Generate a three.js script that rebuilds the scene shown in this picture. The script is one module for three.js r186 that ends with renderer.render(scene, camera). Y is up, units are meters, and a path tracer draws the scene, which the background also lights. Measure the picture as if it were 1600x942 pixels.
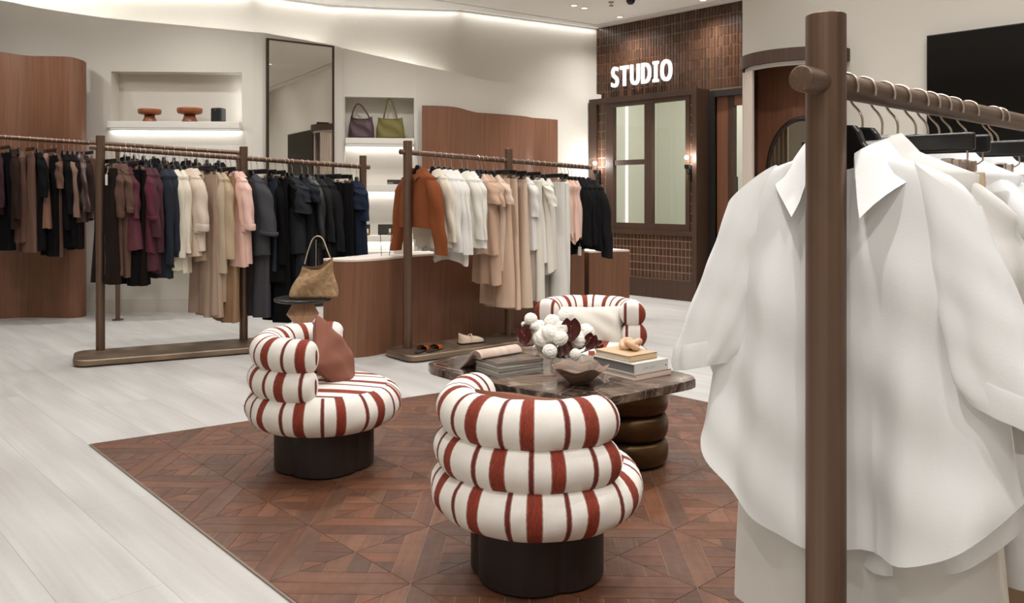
import * as THREE from 'three';
import { mergeGeometries, mergeVertices, toCreasedNormals } from 'three/addons/utils/BufferGeometryUtils.js';
import { RoundedBoxGeometry } from 'three/addons/geometries/RoundedBoxGeometry.js';
import { TextGeometry } from 'three/addons/geometries/TextGeometry.js';
import { FontLoader } from 'three/addons/loaders/FontLoader.js';
import { RectAreaLightUniformsLib } from 'three/addons/lights/RectAreaLightUniformsLib.js';
RectAreaLightUniformsLib.init();

// ---------------------------------------------------------------- camera, exposure, lamps
const scene = new THREE.Scene();
const camera = new THREE.PerspectiveCamera(2 * Math.atan(471 / 1290) * 180 / Math.PI, 1600 / 942, 0.05, 60);
camera.position.set(0, 1.3, 0);
camera.rotation.set(0, -43.3 * Math.PI / 180, 0);
camera.setViewOffset(1600, 942, 0, 165, 1600, 942);
const renderer = new THREE.WebGLRenderer();
renderer.toneMapping = THREE.LinearToneMapping;
renderer.toneMappingExposure = 0.38;
renderer.shadowMap.enabled = true;
scene.background = new THREE.Color(0x000000);
const CEIL = 3.65;
const LAMP = new THREE.Color(1.0, 0.992, 0.98);
const SPOT_CD = 20;          // each ceiling downlight
const COVE = 62;              // light strips on the wall ledge
const SHELF = 70;             // light strips under the shelves
// ceiling downlights (x, z): first four in view; the rest unseen, placed to light shop and clothes
const SPOTS = [
  [7.533, -6.879], [7.729, -6.885], [8.45, -6.908], [8.45, -5.63],
  [1.6, -9.3], [3.2, -8.3], [0.4, -7.6], [2.0, -6.4], [3.6, -7.0], [5.0, -7.4], [5.9, -6.5],
  [0.4, -5.4], [2.2, -4.7], [3.8, -4.6], [5.4, -4.6], [7.2, -5.0],
  [2.2, -3.0], [3.7, -2.9], [5.3, -3.0],
  [2.3, -1.4], [3.9, -1.2], [5.6, -1.3],
  [0.6, 0.3], [2.2, 0.4], [4.0, 0.5], [-1.4, -4.2], [-0.9, -0.3], [-0.7, 1.1], [-2.4, -0.5], [-2.2, 1.5], [5.6, 0.8],  // out of view; those behind the camera light the near shirts
  [5.9, -3.3, 7.0, 2.0, -3.1], [5.9, -1.9, 7.0, 2.0, -1.8], [5.9, -0.6, 7.0, 2.0, -0.5], [0.75, -0.9, 1.7, 1.1, -0.75], [1.0, -8.2, 2.2, 1.6, -10.2], [2.6, -7.7, 3.7, 1.9, -9.2],  // out of view, aimed to light right wall, near shirts and left wall
];

// ---------------------------------------------------------------- helpers
let seedN = 7;
function rng(seed) { let a = seed >>> 0; return () => { a = (a + 0x6D2B79F5) >>> 0; let t = a; t = Math.imul(t ^ (t >>> 15), t | 1); t ^= t + Math.imul(t ^ (t >>> 7), t | 61); return ((t ^ (t >>> 14)) >>> 0) / 4294967296; }; }
const rnd = rng(20240);
const lerp = (a, b, t) => a + (b - a) * t;
const clamp = (v, a, b) => Math.max(a, Math.min(b, v));
const smooth = (a, b, v) => { const t = clamp((v - a) / (b - a), 0, 1); return t * t * (3 - 2 * t); };
const V = (x, y, z) => new THREE.Vector3(x, y, z);
const used = {};
function numbered(n) { const k = used[n] = (used[n] ?? -1) + 1; return k ? `${n}_${String(k).padStart(3, '0')}` : n; }
function shade(o) { o.castShadow = true; o.receiveShadow = true; return o; }
function thing(name, label, category, p = [0, 0, 0], turn = 0, group) {
  const o = new THREE.Group(); o.name = numbered(name); o.position.set(...p); o.rotation.y = turn;
  o.userData = { label, category }; if (group) o.userData.group = group; scene.add(o); return o;
}
function struct(name, label, parent = scene) {
  const o = new THREE.Group(); o.name = name; o.userData = { kind: 'structure', label, category: name.split('_')[0] }; parent.add(o); return o;
}
function part(name, geo, mat, parent, label) {
  const m = shade(new THREE.Mesh(Array.isArray(geo) ? merge(geo) : geo, mat)); m.name = name; if (label) m.userData.label = label; parent.add(m); return m;
}
function single(name, geo, mat, label, category, p, turn = 0, group) {
  const m = part(numbered(name), geo, mat, scene); if (p) m.position.set(...p); m.rotation.y = turn;
  m.userData = { label, category }; if (group) m.userData.group = group; return m;
}
function merge(list) {
  const gs = list.map(g => { const h = g.index ? g.toNonIndexed() : g; for (const k of Object.keys(h.attributes)) if (!['position', 'normal', 'uv'].includes(k)) h.deleteAttribute(k);
    if (!h.attributes.uv) h.setAttribute('uv', new THREE.BufferAttribute(new Float32Array(h.attributes.position.count * 2), 2)); if (!h.attributes.normal) h.computeVertexNormals(); return h; });
  return mergeGeometries(gs);
}
// uv in metres from the dominant axis of each face normal
function uvm(g) {
  const h = g.index ? g.toNonIndexed() : g; const p = h.attributes.position; const uv = new Float32Array(p.count * 2);
  const a = V(0, 0, 0), b = V(0, 0, 0), c = V(0, 0, 0);
  for (let i = 0; i < p.count; i += 3) {
    a.fromBufferAttribute(p, i); b.fromBufferAttribute(p, i + 1); c.fromBufferAttribute(p, i + 2);
    const n = b.clone().sub(a).cross(c.clone().sub(a)); const ax = Math.abs(n.x), ay = Math.abs(n.y), az = Math.abs(n.z);
    [a, b, c].forEach((q, k) => { let u, v; if (ay > ax && ay > az) { u = q.x; v = q.z; } else if (ax > az) { u = q.z; v = q.y; } else { u = q.x; v = q.y; } uv[(i + k) * 2] = u; uv[(i + k) * 2 + 1] = v; });
  }
  h.setAttribute('uv', new THREE.BufferAttribute(uv, 2)); return h;
}
const bx = (w, h, d, x = 0, y = 0, z = 0) => uvm(new THREE.BoxGeometry(w, h, d).translate(x, y, z));
const bb = (x0, x1, y0, y1, z0, z1) => bx(x1 - x0, y1 - y0, z1 - z0, (x0 + x1) / 2, (y0 + y1) / 2, (z0 + z1) / 2);
const rb = (w, h, d, r, x = 0, y = 0, z = 0, s = 3) => uvm(new RoundedBoxGeometry(w, h, d, s, Math.min(r, w / 2.02, h / 2.02, d / 2.02)).translate(x, y, z));
const cyl = (r0, r1, h, x = 0, y = 0, z = 0, n = 28) => new THREE.CylinderGeometry(r0, r1, h, n).translate(x, y, z);
const tube = (pts, r, n = 24, m = 10) => new THREE.TubeGeometry(new THREE.CatmullRomCurve3(pts.map(p => p.isVector3 ? p : V(...p))), n, r, m, false);
const lathe = (pts, n = 36) => new THREE.LatheGeometry(pts.map(p => new THREE.Vector2(p[0], p[1])), n);
// rings: array of arrays of Vector3, all of one length, closed round
function loft(rings, { closed = true, capA = false, capB = false, vs = 1 } = {}) {
  const pos = [], uv = [], idx = []; const n = rings[0].length; const w = closed ? n + 1 : n; let vv = 0;
  rings.forEach((r, j) => {
    let u = 0; if (j) vv += r[0].distanceTo(rings[j - 1][0]);
    for (let i = 0; i < w; i++) { const p = r[i % n]; if (i) u += p.distanceTo(r[(i - 1) % n]); pos.push(p.x, p.y, p.z); uv.push(u, vv * vs); }
  });
  for (let j = 0; j < rings.length - 1; j++) for (let i = 0; i < w - 1; i++) { const a = j * w + i, b = a + 1, c = a + w, d = c + 1; idx.push(a, c, b, b, c, d); }
  const cap = (r, flip) => { const k = pos.length / 3; const c = V(0, 0, 0); r.forEach(p => c.add(p)); c.multiplyScalar(1 / n); pos.push(c.x, c.y, c.z); uv.push(0, 0);
    r.forEach(p => { pos.push(p.x, p.y, p.z); uv.push(p.x - c.x, p.z - c.z); }); for (let i = 0; i < n; i++) { const a = k + 1 + i, b = k + 1 + (i + 1) % n; flip ? idx.push(k, b, a) : idx.push(k, a, b); } };
  if (capA) cap(rings[0], false); if (capB) cap(rings[rings.length - 1], true);
  const g = new THREE.BufferGeometry(); g.setAttribute('position', new THREE.Float32BufferAttribute(pos, 3)); g.setAttribute('uv', new THREE.Float32BufferAttribute(uv, 2)); g.setIndex(idx); g.computeVertexNormals();
  if (closed) { const nn = g.attributes.normal; for (let j = 0; j < rings.length; j++) { const a = j * w, b = a + n; const v = V(nn.getX(a) + nn.getX(b), nn.getY(a) + nn.getY(b), nn.getZ(a) + nn.getZ(b)).normalize(); nn.setXYZ(a, v.x, v.y, v.z); nn.setXYZ(b, v.x, v.y, v.z); } }
  return g;
}
// prism from a plan outline (x, z points) between two heights
function prism(plan, y0, y1, bevel = 0) {
  const s = new THREE.Shape(plan.map(p => new THREE.Vector2(p[0], -p[1])));
  const g = new THREE.ExtrudeGeometry(s, { depth: y1 - y0 - 2 * bevel, bevelEnabled: bevel > 0, bevelThickness: bevel, bevelSize: bevel, bevelOffset: -bevel, bevelSegments: 3, curveSegments: 12 });
  g.rotateX(-Math.PI / 2).translate(0, y0 + bevel, 0); return uvm(g);
}
// wall strip standing on a plan line; each point [x, z, top]; thick away from the room (to the left of the walking direction)
function strip(line, y0, th, uArc = true) {
  const pos = [], uv = []; let u = 0;
  const off = line.map((p, i) => { const a = line[Math.max(0, i - 1)], b = line[Math.min(line.length - 1, i + 1)]; const dx = b[0] - a[0], dz = b[1] - a[1], l = Math.hypot(dx, dz); return [p[0] + dz / l * th, p[1] - dx / l * th]; });
  const quad = (a, b, c, d, ua, ub, va, vb, vc, vd) => { for (const [p, uu, vv] of [[a, ua, va], [b, ub, vb], [c, ub, vc], [a, ua, va], [c, ub, vc], [d, ua, vd]]) { pos.push(...p); uv.push(uu, vv); } };
  for (let i = 0; i < line.length - 1; i++) {
    const p = line[i], q = line[i + 1], P = off[i], Q = off[i + 1]; const l = Math.hypot(q[0] - p[0], q[1] - p[1]);
    quad([p[0], y0, p[1]], [q[0], y0, q[1]], [q[0], q[2], q[1]], [p[0], p[2], p[1]], u, u + l, y0, y0, q[2], p[2]);
    quad([Q[0], y0, Q[1]], [P[0], y0, P[1]], [P[0], p[2], P[1]], [Q[0], q[2], Q[1]], u, u + l, y0, y0, p[2], q[2]);
    quad([p[0], p[2], p[1]], [q[0], q[2], q[1]], [Q[0], q[2], Q[1]], [P[0], p[2], P[1]], u, u + l, 0, 0, th, th);
    quad([P[0], y0, P[1]], [Q[0], y0, Q[1]], [q[0], y0, q[1]], [p[0], y0, p[1]], u, u + l, 0, 0, th, th);
    u += l;
  }
  for (const i of [0, line.length - 1]) { const p = line[i], P = off[i]; quad([p[0], y0, p[1]], [P[0], y0, P[1]], [P[0], p[2], P[1]], [p[0], p[2], p[1]], 0, th, y0, y0, p[2], p[2]); }
  const g = new THREE.BufferGeometry(); g.setAttribute('position', new THREE.Float32BufferAttribute(pos, 3)); g.setAttribute('uv', new THREE.Float32BufferAttribute(uv, 2));
  return toCreasedNormals(g, 0.6);
}
function catmull(line, n) { // smooth a list of [x, z, top]
  const c = new THREE.CatmullRomCurve3(line.map(p => V(p[0], p[2], p[1]))); return c.getPoints(n).map(p => [p.x, p.z, p.y]);
}

// ---------------------------------------------------------------- textures
function hash(x, y, s) { let h = (x * 374761393 + y * 668265263 + s * 1442695041) | 0; h = Math.imul(h ^ (h >>> 13), 1274126177); return ((h ^ (h >>> 16)) >>> 0) / 4294967296; }
function vnoise(u, v, nx, ny, s) { // tileable value noise, u,v in 0..1
  const x = u * nx, y = v * ny; const xi = Math.floor(x), yi = Math.floor(y); let fx = x - xi, fy = y - yi; fx = fx * fx * (3 - 2 * fx); fy = fy * fy * (3 - 2 * fy);
  const w = (a, n) => ((a % n) + n) % n; const x0 = w(xi, nx), x1 = w(xi + 1, nx), y0 = w(yi, ny), y1 = w(yi + 1, ny);
  return lerp(lerp(hash(x0, y0, s), hash(x1, y0, s), fx), lerp(hash(x0, y1, s), hash(x1, y1, s), fx), fy);
}
function tex(w, h, fn, rep = [1, 1], srgb = true) {
  const d = new Uint8Array(w * h * 4);
  for (let y = 0; y < h; y++) for (let x = 0; x < w; x++) { const c = fn((x + .5) / w, (y + .5) / h); const k = (y * w + x) * 4; for (let i = 0; i < 3; i++) d[k + i] = clamp(Math.round((Array.isArray(c) ? c[i] : c) * 255), 0, 255); d[k + 3] = 255; }
  const t = new THREE.DataTexture(d, w, h); t.wrapS = t.wrapT = THREE.RepeatWrapping; t.magFilter = THREE.LinearFilter; t.minFilter = THREE.LinearMipmapLinearFilter; t.generateMipmaps = true;
  t.repeat.set(...rep); if (srgb) t.colorSpace = THREE.SRGBColorSpace; t.needsUpdate = true; return t;
}
const mixc = (a, b, t) => [lerp(a[0], b[0], t), lerp(a[1], b[1], t), lerp(a[2], b[2], t)];
const hexc = h => [(h >> 16 & 255) / 255, (h >> 8 & 255) / 255, (h & 255) / 255];
const mul = (c, k) => [c[0] * k, c[1] * k, c[2] * k];
const std = (color, roughness = .7, o = {}) => new THREE.MeshStandardMaterial({ color, roughness, side: THREE.DoubleSide, ...o });

const plasterBump = tex(256, 256, (u, v) => .5 + .25 * (vnoise(u, v, 24, 24, 3) - .5) + .3 * (vnoise(u, v, 90, 90, 4) - .5), [1, 1], false);
const M = {};
M.plaster = std(0xd9d3c8, .92, { bumpMap: plasterBump, bumpScale: .0015 });
M.ceiling = std(0xeae6de, .95, { bumpMap: plasterBump, bumpScale: .001 });
M.white = std(0xe6e1d8, .7);
M.black = std(0x0d0c0c, .5);
// vertical grain veneer: u across (m), v up (m)
function woodTex(dark, light, seed, nx = 70) {
  return tex(512, 512, (u, v) => {
    const w = vnoise(u, v, 5, 2, seed) * .05; const g1 = vnoise(u + w, v, nx, 3, seed + 1), g2 = vnoise(u + w, v, nx * 3, 8, seed + 2), broad = vnoise(u, v, 7, 2, seed + 3);
    return mul(mixc(dark, light, clamp(.15 + .35 * g1 + .3 * g2 + .25 * broad, 0, 1)), 1);
  }, [1, .6]);
}
M.veneer = std(0xffffff, .5, { map: woodTex([.39, .25, .175], [.54, .365, .262], 11, 100) });
M.frameWood = std(0xffffff, .5, { map: woodTex([.205, .138, .098], [.315, .218, .158], 15, 60) });
M.doorWood = std(0xffffff, .5, { map: woodTex([.42, .265, .185], [.525, .345, .25], 17, 60) });
M.darkWood = std(0xffffff, .55, { map: woodTex([.085, .06, .052], [.2, .145, .12], 19, 40) });
M.bronze = std(0x7b6251, .45, { metalness: .65, map: tex(128, 128, (u, v) => { const n = .82 + .18 * vnoise(u, v, 40, 4, 77) ; return [n, n, n]; }) });
M.baseBronze = std(0xa8927f, .42, { metalness: .8, map: tex(256, 256, (u, v) => { const n = .7 + .3 * vnoise(u, v, 9, 7, 78) ; return [n, n, n * .98]; }) });
M.chrome = std(0xcfc3b4, .22, { metalness: .95 });
M.hookWire = std(0xd6c8ba, .28, { metalness: .9 });
M.hanger = std(0x171516, .32);

// ================================================================= FLOOR
const floor = struct('floor', 'pale wood look plank floor with an inlaid dark parquet field');
part('slab', bb(-3.7, 11.6, -0.2, -0.004, -12.3, 3.9), std(0xb8aa98, .8), floor);
{
  const pale = s => tex(256, 1024, (u, v) => { // u across the plank, v along it
    const w = .06 * vnoise(u, v, 2, 3, s); const g = vnoise(u + w, v, 10, 5, s + 1), f = vnoise(u + w, v, 46, 7, s + 2), b = vnoise(u, v, 3, 6, s + 3), fl = vnoise(u, v, 90, 200, s + 4);
    const k = clamp(.2 + .38 * g + .24 * f + .3 * b - .1 * fl, 0, 1); return mixc([.655, .638, .618], [.785, .775, .76], k);
  }, [1 / .6, 1 / 2.4]);
  const mats = [31, 47].map(s => std(0xffffff, .42, { map: pale(s) }));
  const more = []; [[1, .995, .99], [.99, .985, .98], [.995, .988, .98]].forEach(c => mats.forEach(m => { const k = m.clone(); k.color.setRGB(...c); more.push(k); }));
  const PW = .3, PL = 2.4;
  const geos = [0, .37, .71].map(o => { const g = bx(PW - .0009, .012, PL - .0009); const uv = g.attributes.uv; for (let i = 0; i < uv.count; i++) uv.setXY(i, uv.getX(i) + o, uv.getY(i) + o * 2.3); return g; });
  let k = 0; const rest = more.map(() => []);
  for (let x = -3.3; x < 11.4; x += PW) { const shift = ((k++ * 7) % 11) / 11 * PL;
    for (let z = -12.2 - PL + shift; z < 3.6; z += PL) { if (x < 0 && z > 1) continue; if (x > 9 && z > -5) continue;
      const gi = Math.floor(rnd() * 3), mi = Math.floor(rnd() * 6), zc = z + PL / 2; const seen = [-1.2, 0, 1.2].some(o => { const f = .6858 * x - .7278 * (zc + o), l = .7278 * x + .6858 * (zc + o); return f > 1.9 && Math.abs(l) < .66 * f; }) && x < 9;
      if (seen) { const m = part('plank', geos[gi], more[mi], floor); m.position.set(x, -.006, zc); } else rest[mi].push(geos[gi].clone().translate(x, -.006, zc)); } }
  rest.forEach((l, i) => { if (l.length) part('planks', l, more[i], floor).userData.kind = 'stuff'; });
}
// ---- parquet field: square panels turned 45 degrees, a mitred border round four triangles of short boards
{
  const quad = [[1.35, -4.64], [4.44, -4.08], [4.44, .9], [1.22, .9]];
  const inside = (p, a, b) => (b[0] - a[0]) * (p[1] - a[1]) - (b[1] - a[1]) * (p[0] - a[0]) >= 0;
  const isect = (p, q, a, b) => { const A = (b[0] - a[0]) * (p[1] - a[1]) - (b[1] - a[1]) * (p[0] - a[0]), B = (b[0] - a[0]) * (q[1] - a[1]) - (b[1] - a[1]) * (q[0] - a[0]); const t = A / (A - B); return [lerp(p[0], q[0], t), lerp(p[1], q[1], t)]; };
  const clip = (poly, a, b) => { const o = []; for (let i = 0; i < poly.length; i++) { const p = poly[i], q = poly[(i + 1) % poly.length]; const ip = inside(p, a, b), iq = inside(q, a, b); if (ip) o.push(p); if (ip !== iq) o.push(isect(p, q, a, b)); } return o; };
  const area = p => { let s = 0; for (let i = 0; i < p.length; i++) { const a = p[i], b = p[(i + 1) % p.length]; s += a[0] * b[1] - a[1] * b[0]; } return s / 2; };
  const inset = (poly, e) => { if (area(poly) < 0) poly = poly.slice().reverse(); let o = poly; for (let i = 0; i < poly.length; i++) { const a = poly[i], b = poly[(i + 1) % poly.length]; const dx = b[0] - a[0], dz = b[1] - a[1], l = Math.hypot(dx, dz); if (l < 1e-6) continue; const nx = -dz / l * e, nz = dx / l * e; o = clip(o, [a[0] + nx, a[1] + nz], [b[0] + nx, b[1] + nz]); if (o.length < 3) return null; } return o; };
  const piece = (poly, ang, o) => { // flat prism, uv along the board
    const pos = [], uv = [], y1 = .006, y0 = .001; const c = Math.cos(ang), s = Math.sin(ang); const P = (p, y) => { pos.push(p[0], y, p[1]); uv.push((p[0] * -s + p[1] * c) + o, (p[0] * c + p[1] * s) + o * 3); };
    for (let i = 1; i < poly.length - 1; i++) { P(poly[0], y1); P(poly[i + 1], y1); P(poly[i], y1); }
    for (let i = 0; i < poly.length; i++) { const a = poly[i], b = poly[(i + 1) % poly.length]; P(a, y0); P(a, y1); P(b, y1); P(a, y0); P(b, y1); P(b, y0); }
    const g = new THREE.BufferGeometry(); g.setAttribute('position', new THREE.Float32BufferAttribute(pos, 3)); g.setAttribute('uv', new THREE.Float32BufferAttribute(uv, 2)); g.computeVertexNormals(); return g;
  };
  const grain = tex(256, 512, (u, v) => { const w = .05 * vnoise(u, v, 3, 3, 91); const g = vnoise(u + w, v, 40, 6, 92), f = vnoise(u + w, v, 110, 14, 93), b = vnoise(u, v, 5, 4, 94); const k = .76 + .13 * g + .1 * f + .16 * (b - .5); return [k, k, k]; }, [1 / .5, 1 / 1.0]);
  const gloss = tex(256, 256, (u, v) => .36 + .22 * vnoise(u, v, 5, 5, 95) + .12 * vnoise(u, v, 30, 60, 96), [1, 1], false);
  const cols = [0x73472f, 0x6a422d, 0x794b32, 0x66422e, 0x6c4934, 0x7b4e35];
  const mats = cols.map(c => std(c, 1, { map: grain, roughnessMap: gloss }));
  const pcs = []; const S = .476, B = .078, h = S / 2, N = [2.3155, -1.9];
  const g = 1 / Math.SQRT2; const toW = (u, v, C) => [C[0] + (u - v) * g, C[1] + (u + v) * g]; // panel axes along the diagonals
  const step = S * Math.SQRT2 / 2;
  for (let i = -14; i < 14; i++) for (let j = -14; j < 14; j++) {
    if (((i + j) % 2 + 2) % 2) continue; const C = [N[0] + i * step, N[1] + j * step];
    if (C[0] < .8 || C[0] > 4.9 || C[1] < -5.1 || C[1] > 1.2) continue;
    for (let q = 0; q < 4; q++) { const a = q * Math.PI / 2, cc = Math.round(Math.cos(a)), ss = Math.round(Math.sin(a)); const T = ([u, v]) => toW(u * cc - v * ss, u * ss + v * cc, C);
      pcs.push([[[-h, -h], [h, -h], [h - B, -h + B], [-h + B, -h + B]].map(T), Math.PI / 4 + a, rnd()]);
      const k = h - B; const w = k / 2;
      for (let m = -2; m < 2; m++) { const u0 = m * w, u1 = u0 + w; const v0 = -k; const top = u => -Math.abs(u); const poly = [[u0, v0], [u1, v0]]; if (top(u1) > v0 + 1e-6) poly.push([u1, top(u1)]); if (top(u0) > v0 + 1e-6) poly.push([u0, top(u0)]); pcs.push([poly.map(T), Math.PI / 4 + a + Math.PI / 2, rnd()]); }
    }
  }
  const done = [];
  for (const [poly, ang, r] of pcs) { let p = area(poly) < 0 ? poly.slice().reverse() : poly; for (let i = 0; i < 4; i++) p = clip(p, quad[i], quad[(i + 1) % 4]); if (p.length < 3 || Math.abs(area(p)) < 2e-4) continue; const q = inset(p, .0011); if (!q || q.length < 3) continue;
    const c = q.reduce((s, v) => [s[0] + v[0] / q.length, s[1] + v[1] / q.length], [0, 0]); const fx = .6858 * c[0] - .7278 * c[1], lx = .7278 * c[0] + .6858 * c[1]; const vis = fx > 2.3 && Math.abs(lx) < .64 * fx; done.push({ q, ang, r, c, s: vis ? Math.abs(area(q)) / (fx * fx * fx) : 0 }); }
  done.sort((a, b) => b.s - a.s);
  part('parquet_base', prism(quad.map(p => [p[0], p[1]]), .0003, .0035), std(0xb39a80, .5), floor, 'pale joints between the parquet boards');
  const rest = mats.map(() => []);
  done.forEach((d, i) => { const mi = Math.floor(d.r * 5.999); const geo = piece(d.q, d.ang, d.r * 7); if (i < 290) part('parquet_board', geo, mats[mi], floor); else rest[mi].push(geo); });
  rest.forEach((l, i) => { if (l.length) { const m = part('parquet_boards', l, mats[i], floor); m.userData.kind = 'stuff'; } });
  // thin edge strip round the field
  const eds = []; for (const [a, b] of [[quad[0], quad[1]], [quad[3], quad[0]], [quad[1], quad[2]]]) { const l = Math.hypot(b[0] - a[0], b[1] - a[1]); const e = bx(l, .007, .008); e.rotateY(-Math.atan2(b[1] - a[1], b[0] - a[0])); e.translate((a[0] + b[0]) / 2, .0035, (a[1] + b[1]) / 2); eds.push(e); }
  part('edge_strip', eds, std(0x8a7a6c, .45, { metalness: .5 }), floor);
}

// ================================================================= CEILING
const ceiling = struct('ceiling', 'off white shop ceiling with a thin groove near the walls');
part('slab', bb(-3.7, 11.6, CEIL + .09, CEIL + .25, -12.3, 3.9), M.ceiling, ceiling);
{ // lower ceiling boards: a field and its surround, with a narrow open groove between them
  const field = [[-3.4, -11.1], [1.9, -10.02], [4.9, -8.0], [8.62, -7.46], [8.62, -4.4], [6.8, -4.4], [6.8, 3.4], [-3.4, 3.4]];
  const grown = field.map((p, i) => { const a = field[(i + 7) % 8], b = field[(i + 1) % 8]; const n = (q, r) => { const dx = r[0] - q[0], dz = r[1] - q[1], l = Math.hypot(dx, dz); return [dz / l, -dx / l]; }; const n1 = n(a, p), n2 = n(p, b), k = .03 / (1 + n1[0] * n2[0] + n1[1] * n2[1]); return [p[0] + (n1[0] + n2[0]) * k, p[1] + (n1[1] + n2[1]) * k]; });
  part('field_board', prism(field, CEIL, CEIL + .09), M.ceiling, ceiling);
  const sh = new THREE.Shape([[-3.7, -12.3], [11.6, -12.3], [11.6, 3.9], [-3.7, 3.9]].map(p => new THREE.Vector2(p[0], -p[1]))); sh.holes.push(new THREE.Path(grown.map(p => new THREE.Vector2(p[0], -p[1])).reverse()));
  part('surround_board', uvm(new THREE.ExtrudeGeometry(sh, { depth: .09, bevelEnabled: false }).rotateX(-Math.PI / 2).translate(0, CEIL, 0)), M.ceiling, ceiling);
}

// ================================================================= LEFT WALL (upper, set back; lower, with ledge)
const wallLeft = struct('wall_left', 'curving off white plaster wall with lit niches and a light ledge');
const UPPER = [[-3.6, -11.5], [1.692, -11.459], [3.128, -10.174], [4.42, -9.1], [5.35, -8.95], [5.919, -8.616], [6.695, -8.06], [8.83, -7.628]].map(p => [p[0], p[1], CEIL + .02]);
part('upper_wall', strip(UPPER, 0, .15), M.plaster, wallLeft);
const LOW_A = catmull([[1.2, -11.3, 3.56], [1.727, -10.904, 3.541], [2.146, -10.551, 3.470], [2.463, -10.293, 3.392], [2.728, -10.070, 3.340], [3.020, -9.823, 3.287]], 20);
const NA = [3.020, -9.823, 3.287], NB = [4.253, -8.771, 3.146], MA = [4.356, -8.715, 3.144], MB = [5.215, -8.689, 3.111];
const NC = [5.347, -8.661, 3.085], ND = [6.084, -8.172, 2.908];
const LOW_C = catmull([ND, [6.451, -8.005, 2.849], [6.951, -7.850, 2.770], [7.515, -7.731, 2.746], [8.182, -7.611, 2.726], [8.80, -7.52, 2.71]], 24);
part('lower_wall', strip(LOW_A, 0, .1), M.plaster, wallLeft);
part('lower_wall', strip([NB, MA, MB, NC], 0, .1), M.plaster, wallLeft);
part('lower_wall', strip(LOW_C, 0, .1), M.plaster, wallLeft);
// a straight bay of the lower wall with an opening: s0..s1 along it, y0..y1 up; the niche is a box behind
function nicheBay(A, B, s0, s1, y0, y1, depth) {
  const L = Math.hypot(B[0] - A[0], B[1] - A[1]); const top = s => lerp(A[2], B[2], s / L); const P = (s, t) => [lerp(A[0], B[0], s / L), lerp(A[1], B[1], s / L), t];
  const gs = [strip([P(0, top(0)), P(s0, top(s0))], 0, .1), strip([P(s1, top(s1)), P(L, top(L))], 0, .1), strip([P(s0, y0), P(s1, y0)], 0, .1), strip([P(s0, top(s0)), P(s1, top(s1))], y1, .1)];
  part('lower_wall', gs, M.plaster, wallLeft);
  const g = new THREE.Group(); g.name = 'niche'; g.position.set(A[0], 0, A[1]); g.rotation.y = -Math.atan2(B[1] - A[1], B[0] - A[0]); wallLeft.add(g);
  part('niche_lining', [bb(s0, s1, y0, y1, -depth - .02, -depth), bb(s0 - .02, s0, y0 - .02, y1 + .02, -depth - .02, -.1), bb(s1, s1 + .02, y0 - .02, y1 + .02, -depth - .02, -.1), bb(s0, s1, y1, y1 + .02, -depth - .02, -.1), bb(s0, s1, y0 - .02, y0, -depth - .02, -.1)], M.plaster, g);
  return { g, L, world: (s, y, z) => { const a = g.rotation.y; return [A[0] + s * Math.cos(a) + z * Math.sin(a), y, A[1] - s * Math.sin(a) + z * Math.cos(a)]; }, turn: g.rotation.y };
}
const emis = (c, k) => new THREE.MeshStandardMaterial({ color: 0x222222, emissive: c, emissiveIntensity: k, side: THREE.DoubleSide });
const LED = new THREE.Color(1, .96, .9);
function rectLight(p, dir, w, h, k, c = LAMP) { const l = new THREE.RectAreaLight(c, k, w, h); l.position.set(...p); l.lookAt(p[0] + dir[0], p[1] + dir[1], p[2] + dir[2]); scene.add(l); return l; }
// ledge light strips: a strip lying on the ledge behind the top edge, shining up
{
  const segs = [[LOW_A[3], LOW_A[11]], [LOW_A[11], LOW_A[20]], [NA, NB], [MA, MB], [NC, ND], [LOW_C[0], LOW_C[8]], [LOW_C[8], LOW_C[16]], [LOW_C[16], LOW_C[23]]];
  const gl = [], caps = [];
  for (const [a, b] of segs) {
    const dx = b[0] - a[0], dz = b[1] - a[1], l = Math.hypot(dx, dz); const nx = dz / l, nz = -dx / l; const y = Math.min(a[2], b[2]) - .035; const cx = (a[0] + b[0]) / 2 + nx * .16, cz = (a[1] + b[1]) / 2 + nz * .16;
    const e = bx(l, .012, .03); e.rotateY(-Math.atan2(dz, dx)); e.translate(cx, y, cz); gl.push(e);
    const s = bx(l + .05, .02, .16); s.rotateY(-Math.atan2(dz, dx)); s.translate((a[0] + b[0]) / 2 + nx * .17, y - .03, (a[1] + b[1]) / 2 + nz * .17); caps.push(s);
    const li = new THREE.RectAreaLight(LAMP, a[0] > 6.7 ? COVE * .32 : COVE, l, .03); li.position.set(cx, y + .01, cz); li.rotation.order = 'YXZ'; li.rotation.set(Math.PI / 2, -Math.atan2(dz, dx), 0); scene.add(li);
  }
  part('ledge_shelf', caps, M.plaster, wallLeft);
  part('light_strip', merge(gl), emis(LED, 1.2), wallLeft, 'white light strip hidden on the ledge');
}
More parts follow.
